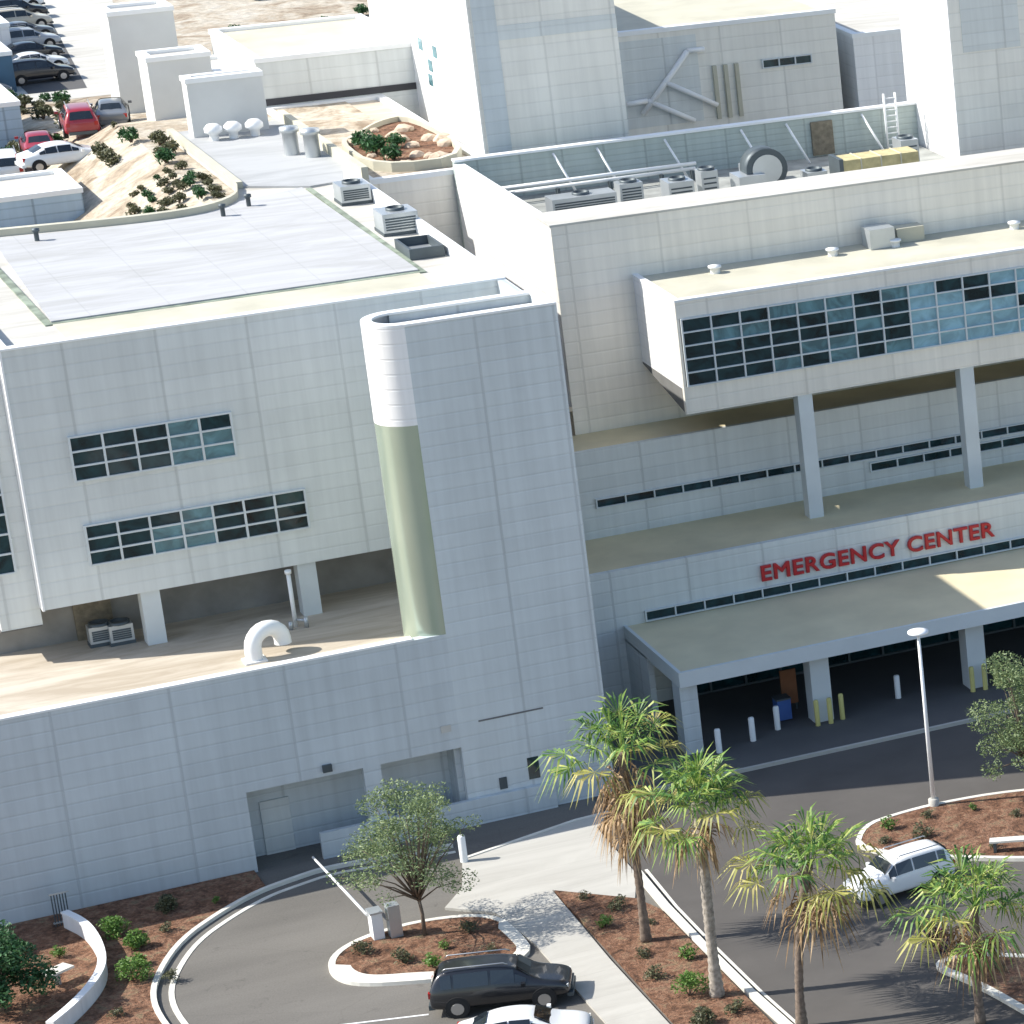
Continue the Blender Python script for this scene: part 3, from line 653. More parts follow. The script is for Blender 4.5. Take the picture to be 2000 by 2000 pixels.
# exhaust stacks on link roof
for k, (x, y) in enumerate(((39.6, 190.3), (40.3, 189.2))):
    mb = MB(); mb.lathe((0, 0, 0), [(.35, 0), (.35, 1.1), (.45, 1.12), (.45, 1.35), (0, 1.4)], 14)
    o = mb.build('exhaust_stack', M['metal']); o.location = (x, y, 20.4); tag(o, ('farther', 'nearer')[k] + ' grey round exhaust stack on the narrow link roof', 'exhaust stack', 'stacks on the link roof')
for k, x in enumerate((37.3, 38.2, 39.2)):
    mb = MB(); mb.lathe((0, 0, 0), [(.22, 0), (.22, .3), (.42, .42), (.42, .62), (.25, .8), (0, .85)], 14)
    o = mb.build('turbine_vent', M['trim']); o.location = (x, 195.9, 20.4); tag(o, ('left-hand', 'middle', 'right-hand')[k] + ' white round vent in front of the smallest stair block', 'vent', 'round vents by the stair block')
# small roof stubs
for k, (x, y) in enumerate(((35.3, 180.0), (26.2, 178.5), (33.9, 178.6))):
    mb = MB(); mb.lathe((0, 0, 0), [(.1, 0), (.1, .4), (.16, .42), (.16, .55), (0, .58)], 10)
    o = mb.build('vent_pipe', M['dmetal']); o.location = (x, y, 20.42); tag(o, ('short dark vent pipe at the corner of the curved roof edge', 'short dark vent pipe near the blue annexe', 'short dark vent pipe inside the pale roof')[k], 'vent pipe')
# plant deck contents
t_ = thing('cooling_fan', 'round grey cooling fan housing on the plant deck', 'fan unit', (57.7, 176, 18.5))
mb = MB(); mb.tube([(0, -.45, 1.45), (0, .55, 1.45)], 1.0, 24); mb.build('housing', M['dmetal'], t_)
mb = MB(); mb.tube([(0, -.5, 1.45), (0, -.46, 1.45)], .72, 24); mb.build('fan_face', M['metal'], t_)
mb = MB(); mb.box(-1.5, -.2, -.8, .6, .05, 1.3); mb.build('motor_box', M['metal'], t_)
mb = MB(); mb.box(-1.6, 1.0, -.85, .7, 0, .049); mb.build('skid', M['dmetal'], t_)
t_ = thing('duct_unit', 'long yellow-beige duct unit on the plant deck', 'duct', (63.1, 175.6, 18.5))
mb = MB(); mb.box(-1.9, 1.9, -.7, .7, .2, 1.5); mb.build('casing', M['duct'], t_)
mb = MB(); mb.box(-2.1, -1.9, -.75, .75, 0, 1.6); mb.build('end_plate', M['dmetal'], t_)
for x in (-1.0, 0, 1.0): MB().box(x - .03, x + .03, -.74, .74, .18, 1.54).build('rib', M['cream'], t_)
mb = MB(); mb.box(-1.8, 1.8, -.6, .6, 0, .199); mb.build('base', M['louver'], t_)
tag(MB().box(62.6, 63.7, 183.05, 183.19, 18.6, 20.3).build('louvre_panel', M['louver']), 'brown louvre panel on the plant screen', 'louvre')
t_ = thing('pipe_rack', 'pale pipes along the foot of the plant screen', 'pipework', (53, 181.8, 18.5))
mb = MB()
for k, z in enumerate((.55, .85)): mb.tube([(-6.2, -.2 * k, z), (3.2, -.2 * k, z)], .09, 8)
mb.build('pipe', M['trim'], t_)
mb = MB()
for x in (-6, -3.5, -1, 1.5, 3): mb.box(x - .06, x + .06, -.3, .1, 0, .5)
mb.build('stand', M['dmetal'], t_)
for k, (x, y, a, b_, c) in enumerate(((49.4, 177.6, 3.0, 1.2, 1.0), (53.6, 176.4, 1.2, 1.3, 1.35), (55.1, 176.6, .8, .9, 1.6), (60.1, 176, 1.0, 1.0, 1.0), (51.9, 178.4, 1.1, .9, 1.1), (58.6, 179.6, 1.6, 1.0, .9), (65.6, 178.2, .9, 1.2, 1.5))):
    ac((x, y, 18.5), a, b_, c, ('long low', 'squat square', 'narrow tall', 'small cube-shaped', 'pale upright', 'half hidden flat', 'rightmost tall')[k] + ' metal unit on the plant deck', 0, 'units on the plant deck')
t_ = thing('access_ladder', 'white ladder frame at the right end of the plant screen', 'ladder', (66.6, 182.6, 18.5))
mb = MB(); mb.tube([(-.3, 0, 0), (-.3, 0, 2.9)], .06, 6); mb.tube([(.3, 0, 0), (.3, 0, 2.9)], .06, 6); mb.build('rail', M['trim'], t_)
mb = MB()
for k in range(9): mb.tube([(-.3, 0, .25 + k * .3), (.3, 0, .25 + k * .3)], .03, 6)
mb.build('rung', M['trim'], t_)
# planted yard on the low roof by the white tower
yard = [(41.9, 184.6), (41.9, 191.4), (43.0, 192.6), (44.9, 195.6), (46.9, 196.4), (46.9, 184.6)]
ys = smooth(yard, 2, True); ya = (44.3, 190.0)
t_ = thing('roof_planter', 'kerbed planting bed of brown soil and rocks on the low roof by the white tower', 'planter', (44.3, 190, 19.97))
mb = MB(); yi = [(p[0] + (44.3 - p[0]) * .1, p[1] + (190 - p[1]) * .05) for p in ys]
for i in range(len(ys)):
    j = (i + 1) % len(ys); mb.prism([(q_[0] - 44.3, q_[1] - 190) for q_ in (ys[i], ys[j], yi[j], yi[i])], 0, .55)
mb.build('kerb', M['cream'], t_)
MB().prism([(p[0] - 44.3, p[1] - 190) for p in yi], 0, .3).build('soil', M['mulch'], t_)
q = random.Random(3)
for k in range(16):
    x, y = q.uniform(42.6, 46.6), 185.2 + k * .58; r_ = q.uniform(.2, .5)
    bm = bmesh.new(); bmesh.ops.create_icosphere(bm, subdivisions=2, radius=r_)
    for v in bm.verts: v.co = Vector((v.co.x * q.uniform(.85, 1.2), v.co.y * q.uniform(.85, 1.15), v.co.z * .7 * q.uniform(.8, 1.15)))
    me = bpy.data.meshes.new('boulder'); bm.to_mesh(me); bm.free(); me.materials.append(M['stone'])
    o = bpy.data.objects.new('boulder', me); COL.objects.link(o); o.location = (x, y, 20.3)
    tag(o, ('large' if r_ > .38 else 'small') + ' pale boulder in the roof planting bed, %s from its near end' % ORD[k], 'boulder', 'boulders in the roof planting bed')

# low roof things: goose-neck vent, pipes
t_ = thing('gooseneck_vent', 'white curved gooseneck duct on the low cream roof', 'vent', (27.85, 153.6, 7.85))
mb = MB(); pa = [(0, 0, 0), (0, 0, .55)] + [(.62 - .62 * math.cos(a), .25 * (1 - math.cos(a)), .55 + .62 * math.sin(a)) for a in [math.pi * i / 10 for i in range(1, 11)]] + [(1.24, .5, .35)]
mb.tube(pa, .33, 14, cap=False); mb.build('duct', M['trim'], t_)
mb = MB(); mb.tube([(1.24, .5, .34), (1.24, .5, .36)], .31, 14); mb.build('screen', M['dmetal'], t_)
mb = MB(); mb.box(-.42, .42, -.42, .42, -.0, .07); mb.build('flashing', M['trim'], t_)
t_ = thing('standpipe', 'thin white standpipe with valves on the low roof beside a column', 'pipe', (30.2, 156.9, 7.85))
mb = MB(); mb.tube([(0, 0, 0), (0, 0, 2.3)], .085, 10); mb.tube([(0, 0, 2.3), (0, 0, 2.45)], .13, 10); mb.build('pipe', M['trim'], t_)
mb = MB(); mb.tube([(0, 0, .3), (.35, -.35, .3)], .06, 8); mb.tube([(.35, -.35, 0), (.35, -.35, .45)], .09, 8); mb.tube([(-.25, -.3, 0), (-.25, -.3, .35)], .09, 8); mb.build('valve', M['metal'], t_)
for k, (x, y) in enumerate(((23.3, 159.3), (24.0, 159.0))):
    ac((x, y, 7.85), .9, .6, .85, ('left', 'right')[k] + '-hand small dark condenser in the shade under the raised wing', 0, 'condensers under the raised wing')

# ================================================================= STREET FURNITURE
t_ = thing('street_lamp', 'tall thin white lamp post with a flat round head, beside the drop-off road', 'lamp post', (50.7, 141.3, 0))
mb = MB(); mb.tube([(0, 0, .3), (0, 0, 7.7)], [.1, .065], 10); mb.build('pole', M['trim'], t_)
mb = MB(); mb.lathe((0, 0, 7.65), [(.08, 0), (.2, .05), (.42, .12), (.42, .2), (.2, .26), (0, .27)], 18); mb.build('lamp_head', M['trim'], t_)
mb = MB(); mb.lathe((0, 0, 0), [(.22, 0), (.22, .42), (.12, .45), (0, .45)], 12); mb.build('base', M['conc'], t_)
def bollard(x, y, z, label, mat='trim', h=1.1, r=.13, group='bollards at the emergency entrance'):
    mb = MB(); mb.lathe((0, 0, 0), [(r, 0), (r, h - .08), (r * .8, h - .02), (0, h)], 12)
    o = mb.build('bollard', M[mat]); o.location = (x, y, z); return tag(o, label, 'bollard', group)
bollard(45.45, 152.4, .15, 'pale bollard under the canopy, nearest the left column')
bollard(47.1, 152.9, .15, 'pale bollard under the canopy, second from the left column')
bollard(48.44, 153.6, .15, 'pale bollard under the canopy, beside the blue bin')
bollard(54.15, 154.2, .15, 'pale bollard between the two middle canopy columns')
bollard(33.2, 146.8, .12, 'bright white bollard on the concrete footpath corner', h=1.15, r=.15, group=None)
for k, x in enumerate((50.45, 57.6)):
    for j, (dx, dy) in enumerate(((-.42, -.75), (.75, -.6), (.15, -.8))):
        bollard(x + dx, 153.75 + dy, .15, 'yellowish bollard %s %s canopy column' % (('at the left foot of', 'right of', 'in front of')[j], ('the first free-standing', 'the second free-standing')[k]), 'yellow', 1.2, .11, 'bollards round the canopy columns')
t_ = thing('waste_bin', 'blue bin in the shade beside a bollard under the canopy', 'bin', (49.05, 154.6, .15))
mb = MB(); mb.box(-.3, .3, -.3, .3, .08, 1.0); mb.build('body', M['bluebin'], t_); mb = MB(); mb.box(-.33, .33, -.33, .33, 1.0, 1.08); mb.build('lid', M['dmetal'], t_)
t_ = thing('notice_board', 'brown board standing under the canopy near the first column', 'board', (49.75, 155.6, .15))
mb = MB(); mb.box(-.35, .35, -.05, .05, .3, 1.9); mb.build('panel', M['rust'], t_); mb = MB(); mb.box(-.3, -.22, -.04, .04, 0, .3); mb.box(.22, .3, -.04, .04, 0, .3); mb.build('leg', M['dmetal'], t_)
# barrier gate
t_ = thing('barrier_gate', 'parking barrier with a grey cabinet and a long white boom', 'barrier', (28.45, 141.25, .14))
mb = MB(); mb.box(-.2, .2, -.3, .3, 0, 1.05); mb.build('cabinet', M['trim'], t_)
mb = MB(); mb.tube([(-.25, .1, .95), (-.55, 7.0, 1.0)], [.06, .045], 8); mb.build('boom', M['trim'], t_)
mb = MB(); mb.box(-.24, .24, -.34, .34, 1.05, 1.12); mb.build('lid', M['metal'], t_)
t_ = thing('ticket_machine', 'dark green-grey machine beside the barrier cabinet', 'machine', (29.05, 141.0, .14))
mb = MB(); mb.box(-.22, .22, -.25, .25, .0, 1.3); mb.build('casing', M['metal'], t_)
mb = MB(); mb.box(-.225, -.2, -.18, .18, .7, 1.15); mb.build('screen', M['glass'], t_)
# curved retaining wall
cw = smooth([(19.0, 149.3), (19.45, 147.8), (19.5, 145.6), (19.25, 143.4), (18.6, 141.8), (17.6, 140.2), (16.6, 139.0)], 2)
a = offset(cw, .11); c = offset(cw, -.11); mb = MB(); mc = MB()
a2 = offset(cw, .15); c2 = offset(cw, -.15)
for i in range(len(cw) - 1):
    mb.prism([a[i], a[i + 1], c[i + 1], c[i]], 0, .72); mc.prism([a2[i], a2[i + 1], c2[i + 1], c2[i]], .72, .8)
t_ = thing('curved_wall', 'white curved free-standing garden wall in the mulch bed', 'wall'); mb.build('wall_body', M['white'], t_); mc.build('coping', M['trim'], t_)
t_ = thing('gate_panel', 'dark metal gate where the curved wall meets the building', 'gate', (18.7, 149.6, .12))
mb = MB()
for k in range(6): mb.box(-.05 + k * .1, -.01 + k * .1, -.03, .03, 0, 1.3)
mb.build('bar', M['dmetal'], t_); mb = MB(); mb.box(-.1, .6, -.04, .04, 1.3, 1.36); mb.box(-.1, .6, -.04, .04, .1, .16); mb.build('gate_frame', M['metal'], t_)
t_ = thing('garden_light', 'flat cream slab lamp beside the curved wall', 'lamp', (17.7, 143.9, .12))
mb = MB(); mb.obox((0, 0, .55), 1.1, .6, .09, .5); mb.build('top', M['kerb'], t_); mb = MB(); mb.box(-.1, .1, -.1, .1, 0, .5); mb.build('post', M['metal'], t_)
t_ = thing('park_bench', 'pale bench on the mulch island to the right of the white car', 'bench', (51.4, 134.9, .15), R(-25))
mb = MB(); mb.box(-.8, .8, -.22, .22, .42, .5); mb.build('seat', M['kerb'], t_)
for x in (-.6, .6): MB().box(x - .06, x + .06, -.2, .2, 0, .42).build('leg', M['dmetal'], t_)

# ================================================================= VEHICLES
def car(name, label, paintm, kind='suv', loc=(0, 0, 0), rz=0, group=None):
    L, H = {'suv': (4.9, 1.78), 'sedan': (4.6, 1.45)}[kind]
    t_ = thing(name, label, 'car', loc, rz, group)
    if kind == 'suv':
        st = [(-2.45, .45, .95, .98, .80, .70), (-2.40, .32, 1.05, 1.10, .90, .80), (-2.15, .28, 1.08, 1.70, .95, .66), (-1.6, .28, 1.08, 1.77, .97, .68), (-.3, .28, 1.08, 1.78, .97, .68), (.55, .28, 1.06, 1.70, .97, .66), (1.25, .28, 1.04, 1.10, .96, .78), (1.9, .28, .98, 1.02, .94, .72), (2.3, .32, .86, .90, .88, .66), (2.45, .45, .70, .74, .78, .60)]
        gl = (2, 6)
    else:
        st = [(-2.3, .42, .80, .84, .74, .62), (-2.2, .30, .90, .95, .86, .74), (-1.75, .25, .95, 1.00, .91, .74), (-1.05, .25, .95, 1.38, .92, .60), (-.4, .25, .94, 1.45, .92, .60), (.35, .25, .93, 1.42, .92, .60), (1.15, .25, .90, .96, .91, .74), (1.8, .25, .84, .88, .89, .70), (2.2, .30, .72, .76, .82, .62), (2.3, .42, .60, .64, .72, .55)]
        gl = (2, 6)
    rows = []
    for (x, zl, zb, zt, wb, wt) in st:
        mid = zl + (zb - zl) * .55
        rows.append([(x, -wb * .86, zl), (x, -wb, zl + .15), (x, -wb * 1.0, mid), (x, -wb * .95, zb), (x, -wt, zt - .04 if zt - zb > .15 else zt - .01), (x, -wt * .8, zt), (x, 0, zt + (.02)), (x, wt * .8, zt), (x, wt, zt - .04 if zt - zb > .15 else zt - .01), (x, wb * .95, zb), (x, wb, mid), (x, wb, zl + .15), (x, wb * .86, zl)])
    bm = bmesh.new(); V = [[bm.verts.new(p) for p in r_] for r_ in rows]
    for i in range(len(rows) - 1):
        for j in range(12):
            bm.faces.new((V[i][j], V[i + 1][j], V[i + 1][j + 1], V[i][j + 1]))
        bm.faces.new((V[i][12], V[i + 1][12], V[i + 1][0], V[i][0]))
    bm.faces.new(V[0][::-1]); bm.faces.new(V[-1])
    bmesh.ops.recalc_face_normals(bm, faces=bm.faces)
    me = bpy.data.meshes.new('body'); 
    ce = bm.edges.layers.float.get('crease_edge') or bm.edges.layers.float.new('crease_edge')
    for f in bm.faces: f.smooth = True
    bm.to_mesh(me); bm.free(); me.materials.append(paintm)
    o = bpy.data.objects.new('body', me); COL.objects.link(o); o.parent = t_
    md = o.modifiers.new('s', 'SUBSURF'); md.levels = 1; md.render_levels = 2
    # bake the smooth body so windows sit on it
    def surf(i, j, u, v, push):
        a_, b_, c_, d_ = [Vector(rows[p][q]) for p, q in ((i, j), (i + 1, j), (i + 1, j + 1), (i, j + 1))]
        p_ = (a_ * (1 - u) + b_ * u) * (1 - v) + (d_ * (1 - u) + c_ * u) * v
        nn = (b_ - a_).cross(d_ - a_).normalized()
        if nn.dot(p_ - Vector((p_.x, 0, .8))) < 0: nn = -nn
        return p_ + nn * push
    g_ = MB()
    def quad(i, j, u0, u1, v0, v1, push=.012):
        g_.face([surf(i, j, u0, v0, push), surf(i, j, u1, v0, push), surf(i, j, u1, v1, push), surf(i, j, u0, v1, push)])
    if kind == 'suv':
        for j in (3, 8):
            va, vb = (.12, .86) if j == 3 else (.14, .88)
            quad(2, j, .25, .95, va, vb); quad(3, j, .04, .96, va, vb); quad(4, j, .04, .98, va, vb); quad(5, j, .02, .55, va, .62 if j == 3 else vb)
        ws, rw = 5, 1
    else:
        for j in (3, 8):
            va, vb = (.10, .86) if j == 3 else (.14, .90)
            quad(3, j, .02, .96, va, vb); quad(4, j, .04, .98, va, vb); quad(5, j, .02, .45, va, .62); quad(2, j, .55, 1, va, .62)
        ws, rw = 5, 2
    for j in (5, 6):
        quad(ws, j, .14, .94, 0, 1, .02); quad(rw, j, .12 if kind == 'suv' else .08, .86, 0, 1, .02)
    quad(ws, 4, .16, .92, .3, 1, .02); quad(ws, 7, .16, .92, 0, .7, .02)
    g_.build('window', M['carglass'], t_)
    for (x, sy) in ((-1.5, -1), (-1.5, 1), (1.5, -1), (1.5, 1)):
        r = .37 if kind == 'suv' else .33; yy = sy * (.97 if kind == 'suv' else .92)
        mb = MB(); mb.tube([(x, yy - sy * .22, r), (x, yy + sy * .025, r)], r, 20); wh = mb.build('wheel', M['rubber'], t_)
        mb = MB(); mb.tube([(x, yy + sy * .026, r), (x, yy + sy * .04, r)], r * .62, 14); mb.build('rim', M['rim'], wh)
        mb = MB(); mb.tube([(x, yy - sy * .02, r + .03), (x, yy + sy * .012, r + .03)], r + .06, 20); mb.build('wheel_arch', M['rubber'], t_)
    e = st[-2]; q = st[1]; hz = e[2] - .12
    for sy in (-1, 1):
        mb = MB(); mb.obox((e[0] - .02, sy * e[4] * .72, hz), .16, .34, .13); mb.build('headlight', M['lens'], t_)
        mb = MB(); mb.obox((q[0] + .0, sy * q[4] * .82, q[2] - .12), .12, .2, .22); mb.build('taillight', M['tail'], t_)
        mb = MB(); mb.obox((.85, sy * (st[5][4] + .12), st[5][2] + .05), .14, .2, .14); mb.build('mirror', paintm, t_)
    mb = MB(); mb.obox((st[-1][0] - .03, 0, .56), .12, 1.0, .2); mb.build('grille', M['dmetal'], t_)
    mb = MB(); mb.obox((st[-1][0] - .06, 0, .36), .22, 1.5, .14); mb.build('bumper', paintm if kind == 'sedan' else M['dmetal'], t_); mb = MB(); mb.obox((st[0][0] + .06, 0, .42), .22, 1.5, .18); mb.build('bumper', paintm if kind == 'sedan' else M['dmetal'], t_)
    if kind == 'suv':
        for sy in (-1, 1):
            mb = MB(); mb.tube([(-1.9, sy * .62, 1.78), (-1.8, sy * .62, 1.85), (.2, sy * .62, 1.85), (.35, sy * .62, 1.77)], .025, 6); mb.build('roof_rail', M['rim'], t_)
    return t_
car('parked_car', 'black four wheel drive parked next to the tree island', P['black'], 'suv', (30.75, 132.75, .01), R(-20))
car('parked_car', 'white saloon at the bottom edge, beside the black four wheel drive', P['white'], 'sedan', (30.3, 128.6, .01), R(-20))
car('parked_car', 'white four wheel drive on the drop-off road between the two right-hand palms', P['white'], 'suv', (46.35, 133.9, .01), R(-172)).scale = (.84, .94, .94)
far = [((31.4, 208.6), 'red', 'deep red car, left of the two red ones in the far car park', 'sedan', 84), ((33.5, 208.9), 'red', 'deep red car, right of the two red ones in the far car park', 'suv', 84),
       ((35.2, 209.6), 'grey', 'dark grey car right of the red cars', 'sedan', 80), ((29.4, 206.6), 'white', 'white car left of the red cars', 'suv', 84), ((31.6, 203.3), 'white', 'white low car in front of the red cars', 'sedan', 5),
       ((27.2, 205.6), 'black', 'black car at the left edge of the far car park', 'sedan', 84)]
cl_ = (('black', 'black', 'suv'), ('white', 'white', 'sedan'), ('black', 'black', 'sedan'), ('silver', 'silver', 'suv'), ('grey', 'dark grey', 'sedan'), ('beige', 'beige', 'suv'), ('black', 'black', 'suv'), ('white', 'white', 'suv'))
wh_ = ('nearest', 'second', 'third', 'fourth', 'fifth', 'sixth', 'seventh', 'farthest')
for k in range(8): far.append(((35.6 + k * .42, 232.5 + k * 3.6), cl_[k][0], '%s car, %s in the receding row beside the plaza' % (cl_[k][1], wh_[k]), cl_[k][2], 5))
for k in range(7): far.append(((31.2 + k * .5, 224.5 + k * 4.2), ('white', 'grey', 'silver', 'black', 'blue', 'white', 'red')[k], '%s car, %s in the left-hand receding row' % (('white', 'dark grey', 'silver', 'black', 'dark blue', 'white', 'red')[k], wh_[k]), ('sedan', 'suv')[k % 2], 8))
zg = lambda x, y: 17.5 + max(0, min(1, (x - 30) / 4.2)) * 2.55 * (1 if y < 204 else max(.5, 1 - (y - 204) / 16) if y < 212 else max(0, .5 - (y - 212) / 28))
for (x, y), cc, lb, kd, a_ in far: car('parked_car', lb, P[cc], kd, (x, y, zg(x, y) + .03), R(a_), 'cars in the far car parks').scale = ((.88 if y < 215 else .74),) * 3

# ================================================================= PLANTS
def frond(mb, base, az, el, ln, rad, fan, droop, mi=0, rr=rnd):
    """fan palm leaf: petiole + radial leaflets"""
    dx = Vector((math.cos(az), math.sin(az), 0)); up = Vector((0, 0, 1))
    d0 = dx * math.cos(el) + up * math.sin(el)
    tip = Vector(base) + d0 * ln + up * (-droop * ln * .3)
    side = dx.cross(up).normalized()
    w = .025
    mb.face([Vector(base) - side * w, Vector(base) + side * w, tip + side * w * .5, tip - side * w * .5], mi)
    nn = (d0 * math.cos(.5) - up * math.sin(.3)).normalized()
    K = fan
    for k in range(K):
        a_ = (k / (K - 1) - .5) * R(250) + rr.uniform(-.06, .06)
        l_ = rad * (.72 + .28 * math.cos(a_ * .7)) * rr.uniform(.85, 1.12)
        dr = (d0 * math.cos(a_) + side * math.sin(a_)).normalized()
        p1 = tip + dr * l_ * .55 + up * rr.uniform(-.03, .05); p2 = tip + dr * l_ - up * l_ * (.15 + droop * .6 + rr.uniform(0, .35))
        sd = dr.cross(up); sd = (sd.normalized() if sd.length > .01 else side) * (l_ * .034)
        lift = up * rr.uniform(-.03, .03)
        mb.face([tip, p1 - sd + lift, p2, p1 + sd - lift], mi)
def palm(name, label, loc, h, r, nlive, ndead, skirt, seed, tr=.17, lean=None, bark='palmbark'):
    q = random.Random(seed); t_ = thing(name, label, 'palm tree', loc, 0, 'palms beside the drop-off road')
    mb = MB(); path = []; rad = []; K = int(h / .16); bx, by = lean or (q.uniform(-.12, .12), q.uniform(-.12, .12))
    for i in range(K + 1):
        f_ = i / K; path.append((bx * f_ * f_, by * f_ * f_, f_ * h)); rad.append(tr * (1.45 - .45 * min(1, f_ * 5)) * (1.08 if i % 2 else .94) * (1 + .35 * max(0, f_ - .88) / .12))
    mb.tube(path, rad, 12); mb.build('trunk', M[bark], t_)
    top = Vector(path[-1]); lv = MB(); dv = MB()
    for i in range(nlive):
        az = i * 2.399 + q.uniform(-.3, .3); el = R(80 - 95 * (i / nlive) ** .85) + q.uniform(-.1, .1)
        low_ = i > nlive * .62
        frond(lv, top + Vector((0, 0, q.uniform(-.25, .15))), az, el, r * (q.uniform(.5, .78) if low_ else q.uniform(.3, .55)), r * q.uniform(.38, .52), q.randint(15, 21), max(0, .5 - el), 1 if low_ and q.random() < .7 else 0, q)
    for i in range(ndead):
        az = i * 2.399 + q.uniform(-.5, .5); el = R(q.uniform(-80, -25)); zz = q.uniform(-skirt, -.05)
        frond(dv, top + Vector((0, 0, zz)), az, el, r * q.uniform(.22, .42), r * q.uniform(.34, .48), 15, .6, 0, q)
    lv.build('frond_crown', [M['palm'], M['palmy']], t_, recalc=False); dv.build('dead_fronds', M['palmdry'], t_, recalc=False)
    return t_
palm('palm_tree', 'palm with a long skirt of dead fronds, nearest the canopy end', (36.65, 134.8, .12), 7.8, 2.8, 25, 30, 2.8, 1, .15, (-.05, .1))
palm('palm_tree', 'green palm with a clean pale trunk, second from the building', (37.22, 128.4, .12), 7.7, 2.7, 34, 8, .5, 2, .19, (.1, .0), 'palegrey')
palm('palm_tree', 'palm with yellowing lower fronds in front of the white cars', (38.9, 124.2, .12), 6.1, 2.8, 30, 14, .9, 3, .15, (.85, .1))
palm('palm_tree', 'nearest palm, with orange-brown dead fronds at the kerb tip', (44.25, 120.6, .1), 4.5, 2.9, 30, 14, .8, 4, .15, (.2, .1))
def leafy(name, label, cat, loc, crown, nleaf, size, mat, stems, seed, group=None, trunk=None, holes=.35, flat=.6):
    """crown: list of (x,y,z,rx,rz) clumps; leaves scattered through clumps"""
    q = random.Random(seed); t_ = thing(name, label, cat, loc, q.uniform(0, 6), group); lv = MB()
    tot = sum(c_[3] ** 2 * c_[4] for c_ in crown)
    for (x, y, z, rx, rz) in crown:
        k = int(nleaf * rx * rx * rz / tot)
        for _ in range(k):
            while True:
                u = Vector((q.uniform(-1, 1), q.uniform(-1, 1), q.uniform(-1, 1)))
                if u.length < 1 and u.length > .25 * q.random(): break
            p = Vector((x + u.x * rx, y + u.y * rx, z + u.z * rz))
            a_ = Vector((q.gauss(0, 1), q.gauss(0, 1), q.gauss(0, flat))).normalized(); b_ = a_.cross(Vector((q.gauss(0, 1), q.gauss(0, 1), q.gauss(0, 1)))).normalized()
            s_ = size * q.uniform(.6, 1.3)
            lv.face([p - a_ * s_, p + b_ * s_ * .4, p + a_ * s_, p - b_ * s_ * .4])
    lv.build('crown' if trunk else 'foliage', M[mat], t_, recalc=False)
    mb = MB()
    if trunk:
        h, r = trunk; mb.tube([(0, 0, 0), (.05, 0, h * .5), (0, .05, h)], [r, r * .8, r * .7], 9)
        for (x, y, z, rx, rz) in crown:
            m_ = Vector((x * .45, y * .45, h + (z - h) * .5))
            mb.tube([(0, .05, h * q.uniform(.8, 1)), tuple(m_), (x, y, z)], [r * .5, r * .32, r * .12], 6)
        mb.build('trunk', M['bark'], t_)
    else:
        for _ in range(stems):
            c_ = q.choice(crown); mb.tube([(0, 0, 0), (c_[0] * .6, c_[1] * .6, c_[2] * .7), (c_[0], c_[1], c_[2] + c_[4] * .5)], [.03, .02, .01], 5)
        mb.build('stem', M['bark'], t_)
    return t_
def clumps(n, R_, z0, z1, r, seed, rzf=.6):
    q = random.Random(seed); out = []
    for i in range(n):
        a_ = i * 2.399 + q.uniform(-.3, .3); f_ = q.uniform(.15, 1) ** .7; zz = q.uniform(0, 1)
        rr_ = R_ * f_ * (1 - .55 * zz)
        out.append((rr_ * math.cos(a_), rr_ * math.sin(a_), z0 + (z1 - z0) * zz, r * q.uniform(.6, 1.2), r * rzf * q.uniform(.7, 1.2)))
    return out
leafy('broadleaf_tree', 'airy round tree with thin grey-green foliage on the kerbed island', 'tree', (29.95, 140.35, .14), clumps(46, 3.3, 2.0, 5.7, .70, 11), 13000, .062, 'leaf', 0, 21, None, (1.7, .085))
leafy('broadleaf_tree', 'airy tree at the right edge on the roundabout island', 'tree', (54.7, 140.8, .14), clumps(34, 2.4, 1.2, 5.5, .75, 12), 12000, .07, 'leaf', 0, 22, None, (1.3, .09))
leafy('broadleaf_tree', 'dense dark green tree in the bottom left corner', 'tree', (15.6, 142.6, .12), clumps(22, 1.7, .8, 3.0, .75, 13, .8), 9000, .10, 'leafd', 0, 23, None, (.9, .1))
def bush(x, y, s, mat, label, seed, z=.12, name='shrub', cat='shrub', group=None, n=900, size=.07):
    return leafy(name, label, cat, (x, y, z), clumps(7, s * .7, s * .25, s * .95, s * .45, seed, .8), n, size, mat, 4, seed + 50, group)
bush(20.35, 147.3, .75, 'leafb', 'bright green shrub nearest the curved wall and the building', 31)
bush(20.75, 145.6, .65, 'leafb', 'bright green shrub second out from the building in the mulch bed', 32)
bush(20.0, 142.6, .8, 'leafb', 'yellow-green shrub near the curved kerb', 33)
bush(20.5, 143.9, .4, 'leafb', 'small green shrub between the curved wall and kerb', 34, n=400)
bush(22.5, 148.6, .55, 'leafo', 'olive shrub close under the blue-grey wall', 35)
bush(36.4, 129.0, .85, 'leafb', 'green shrub in the planting strip beside a palm foot', 36)
bush(36.0, 126.2, .6, 'leafo', 'olive shrub at the bottom end of the planting strip', 37)
bush(45.4, 127.6, .95, 'leafp', 'dark plum-leaved shrub by the median tip', 38, z=.0)
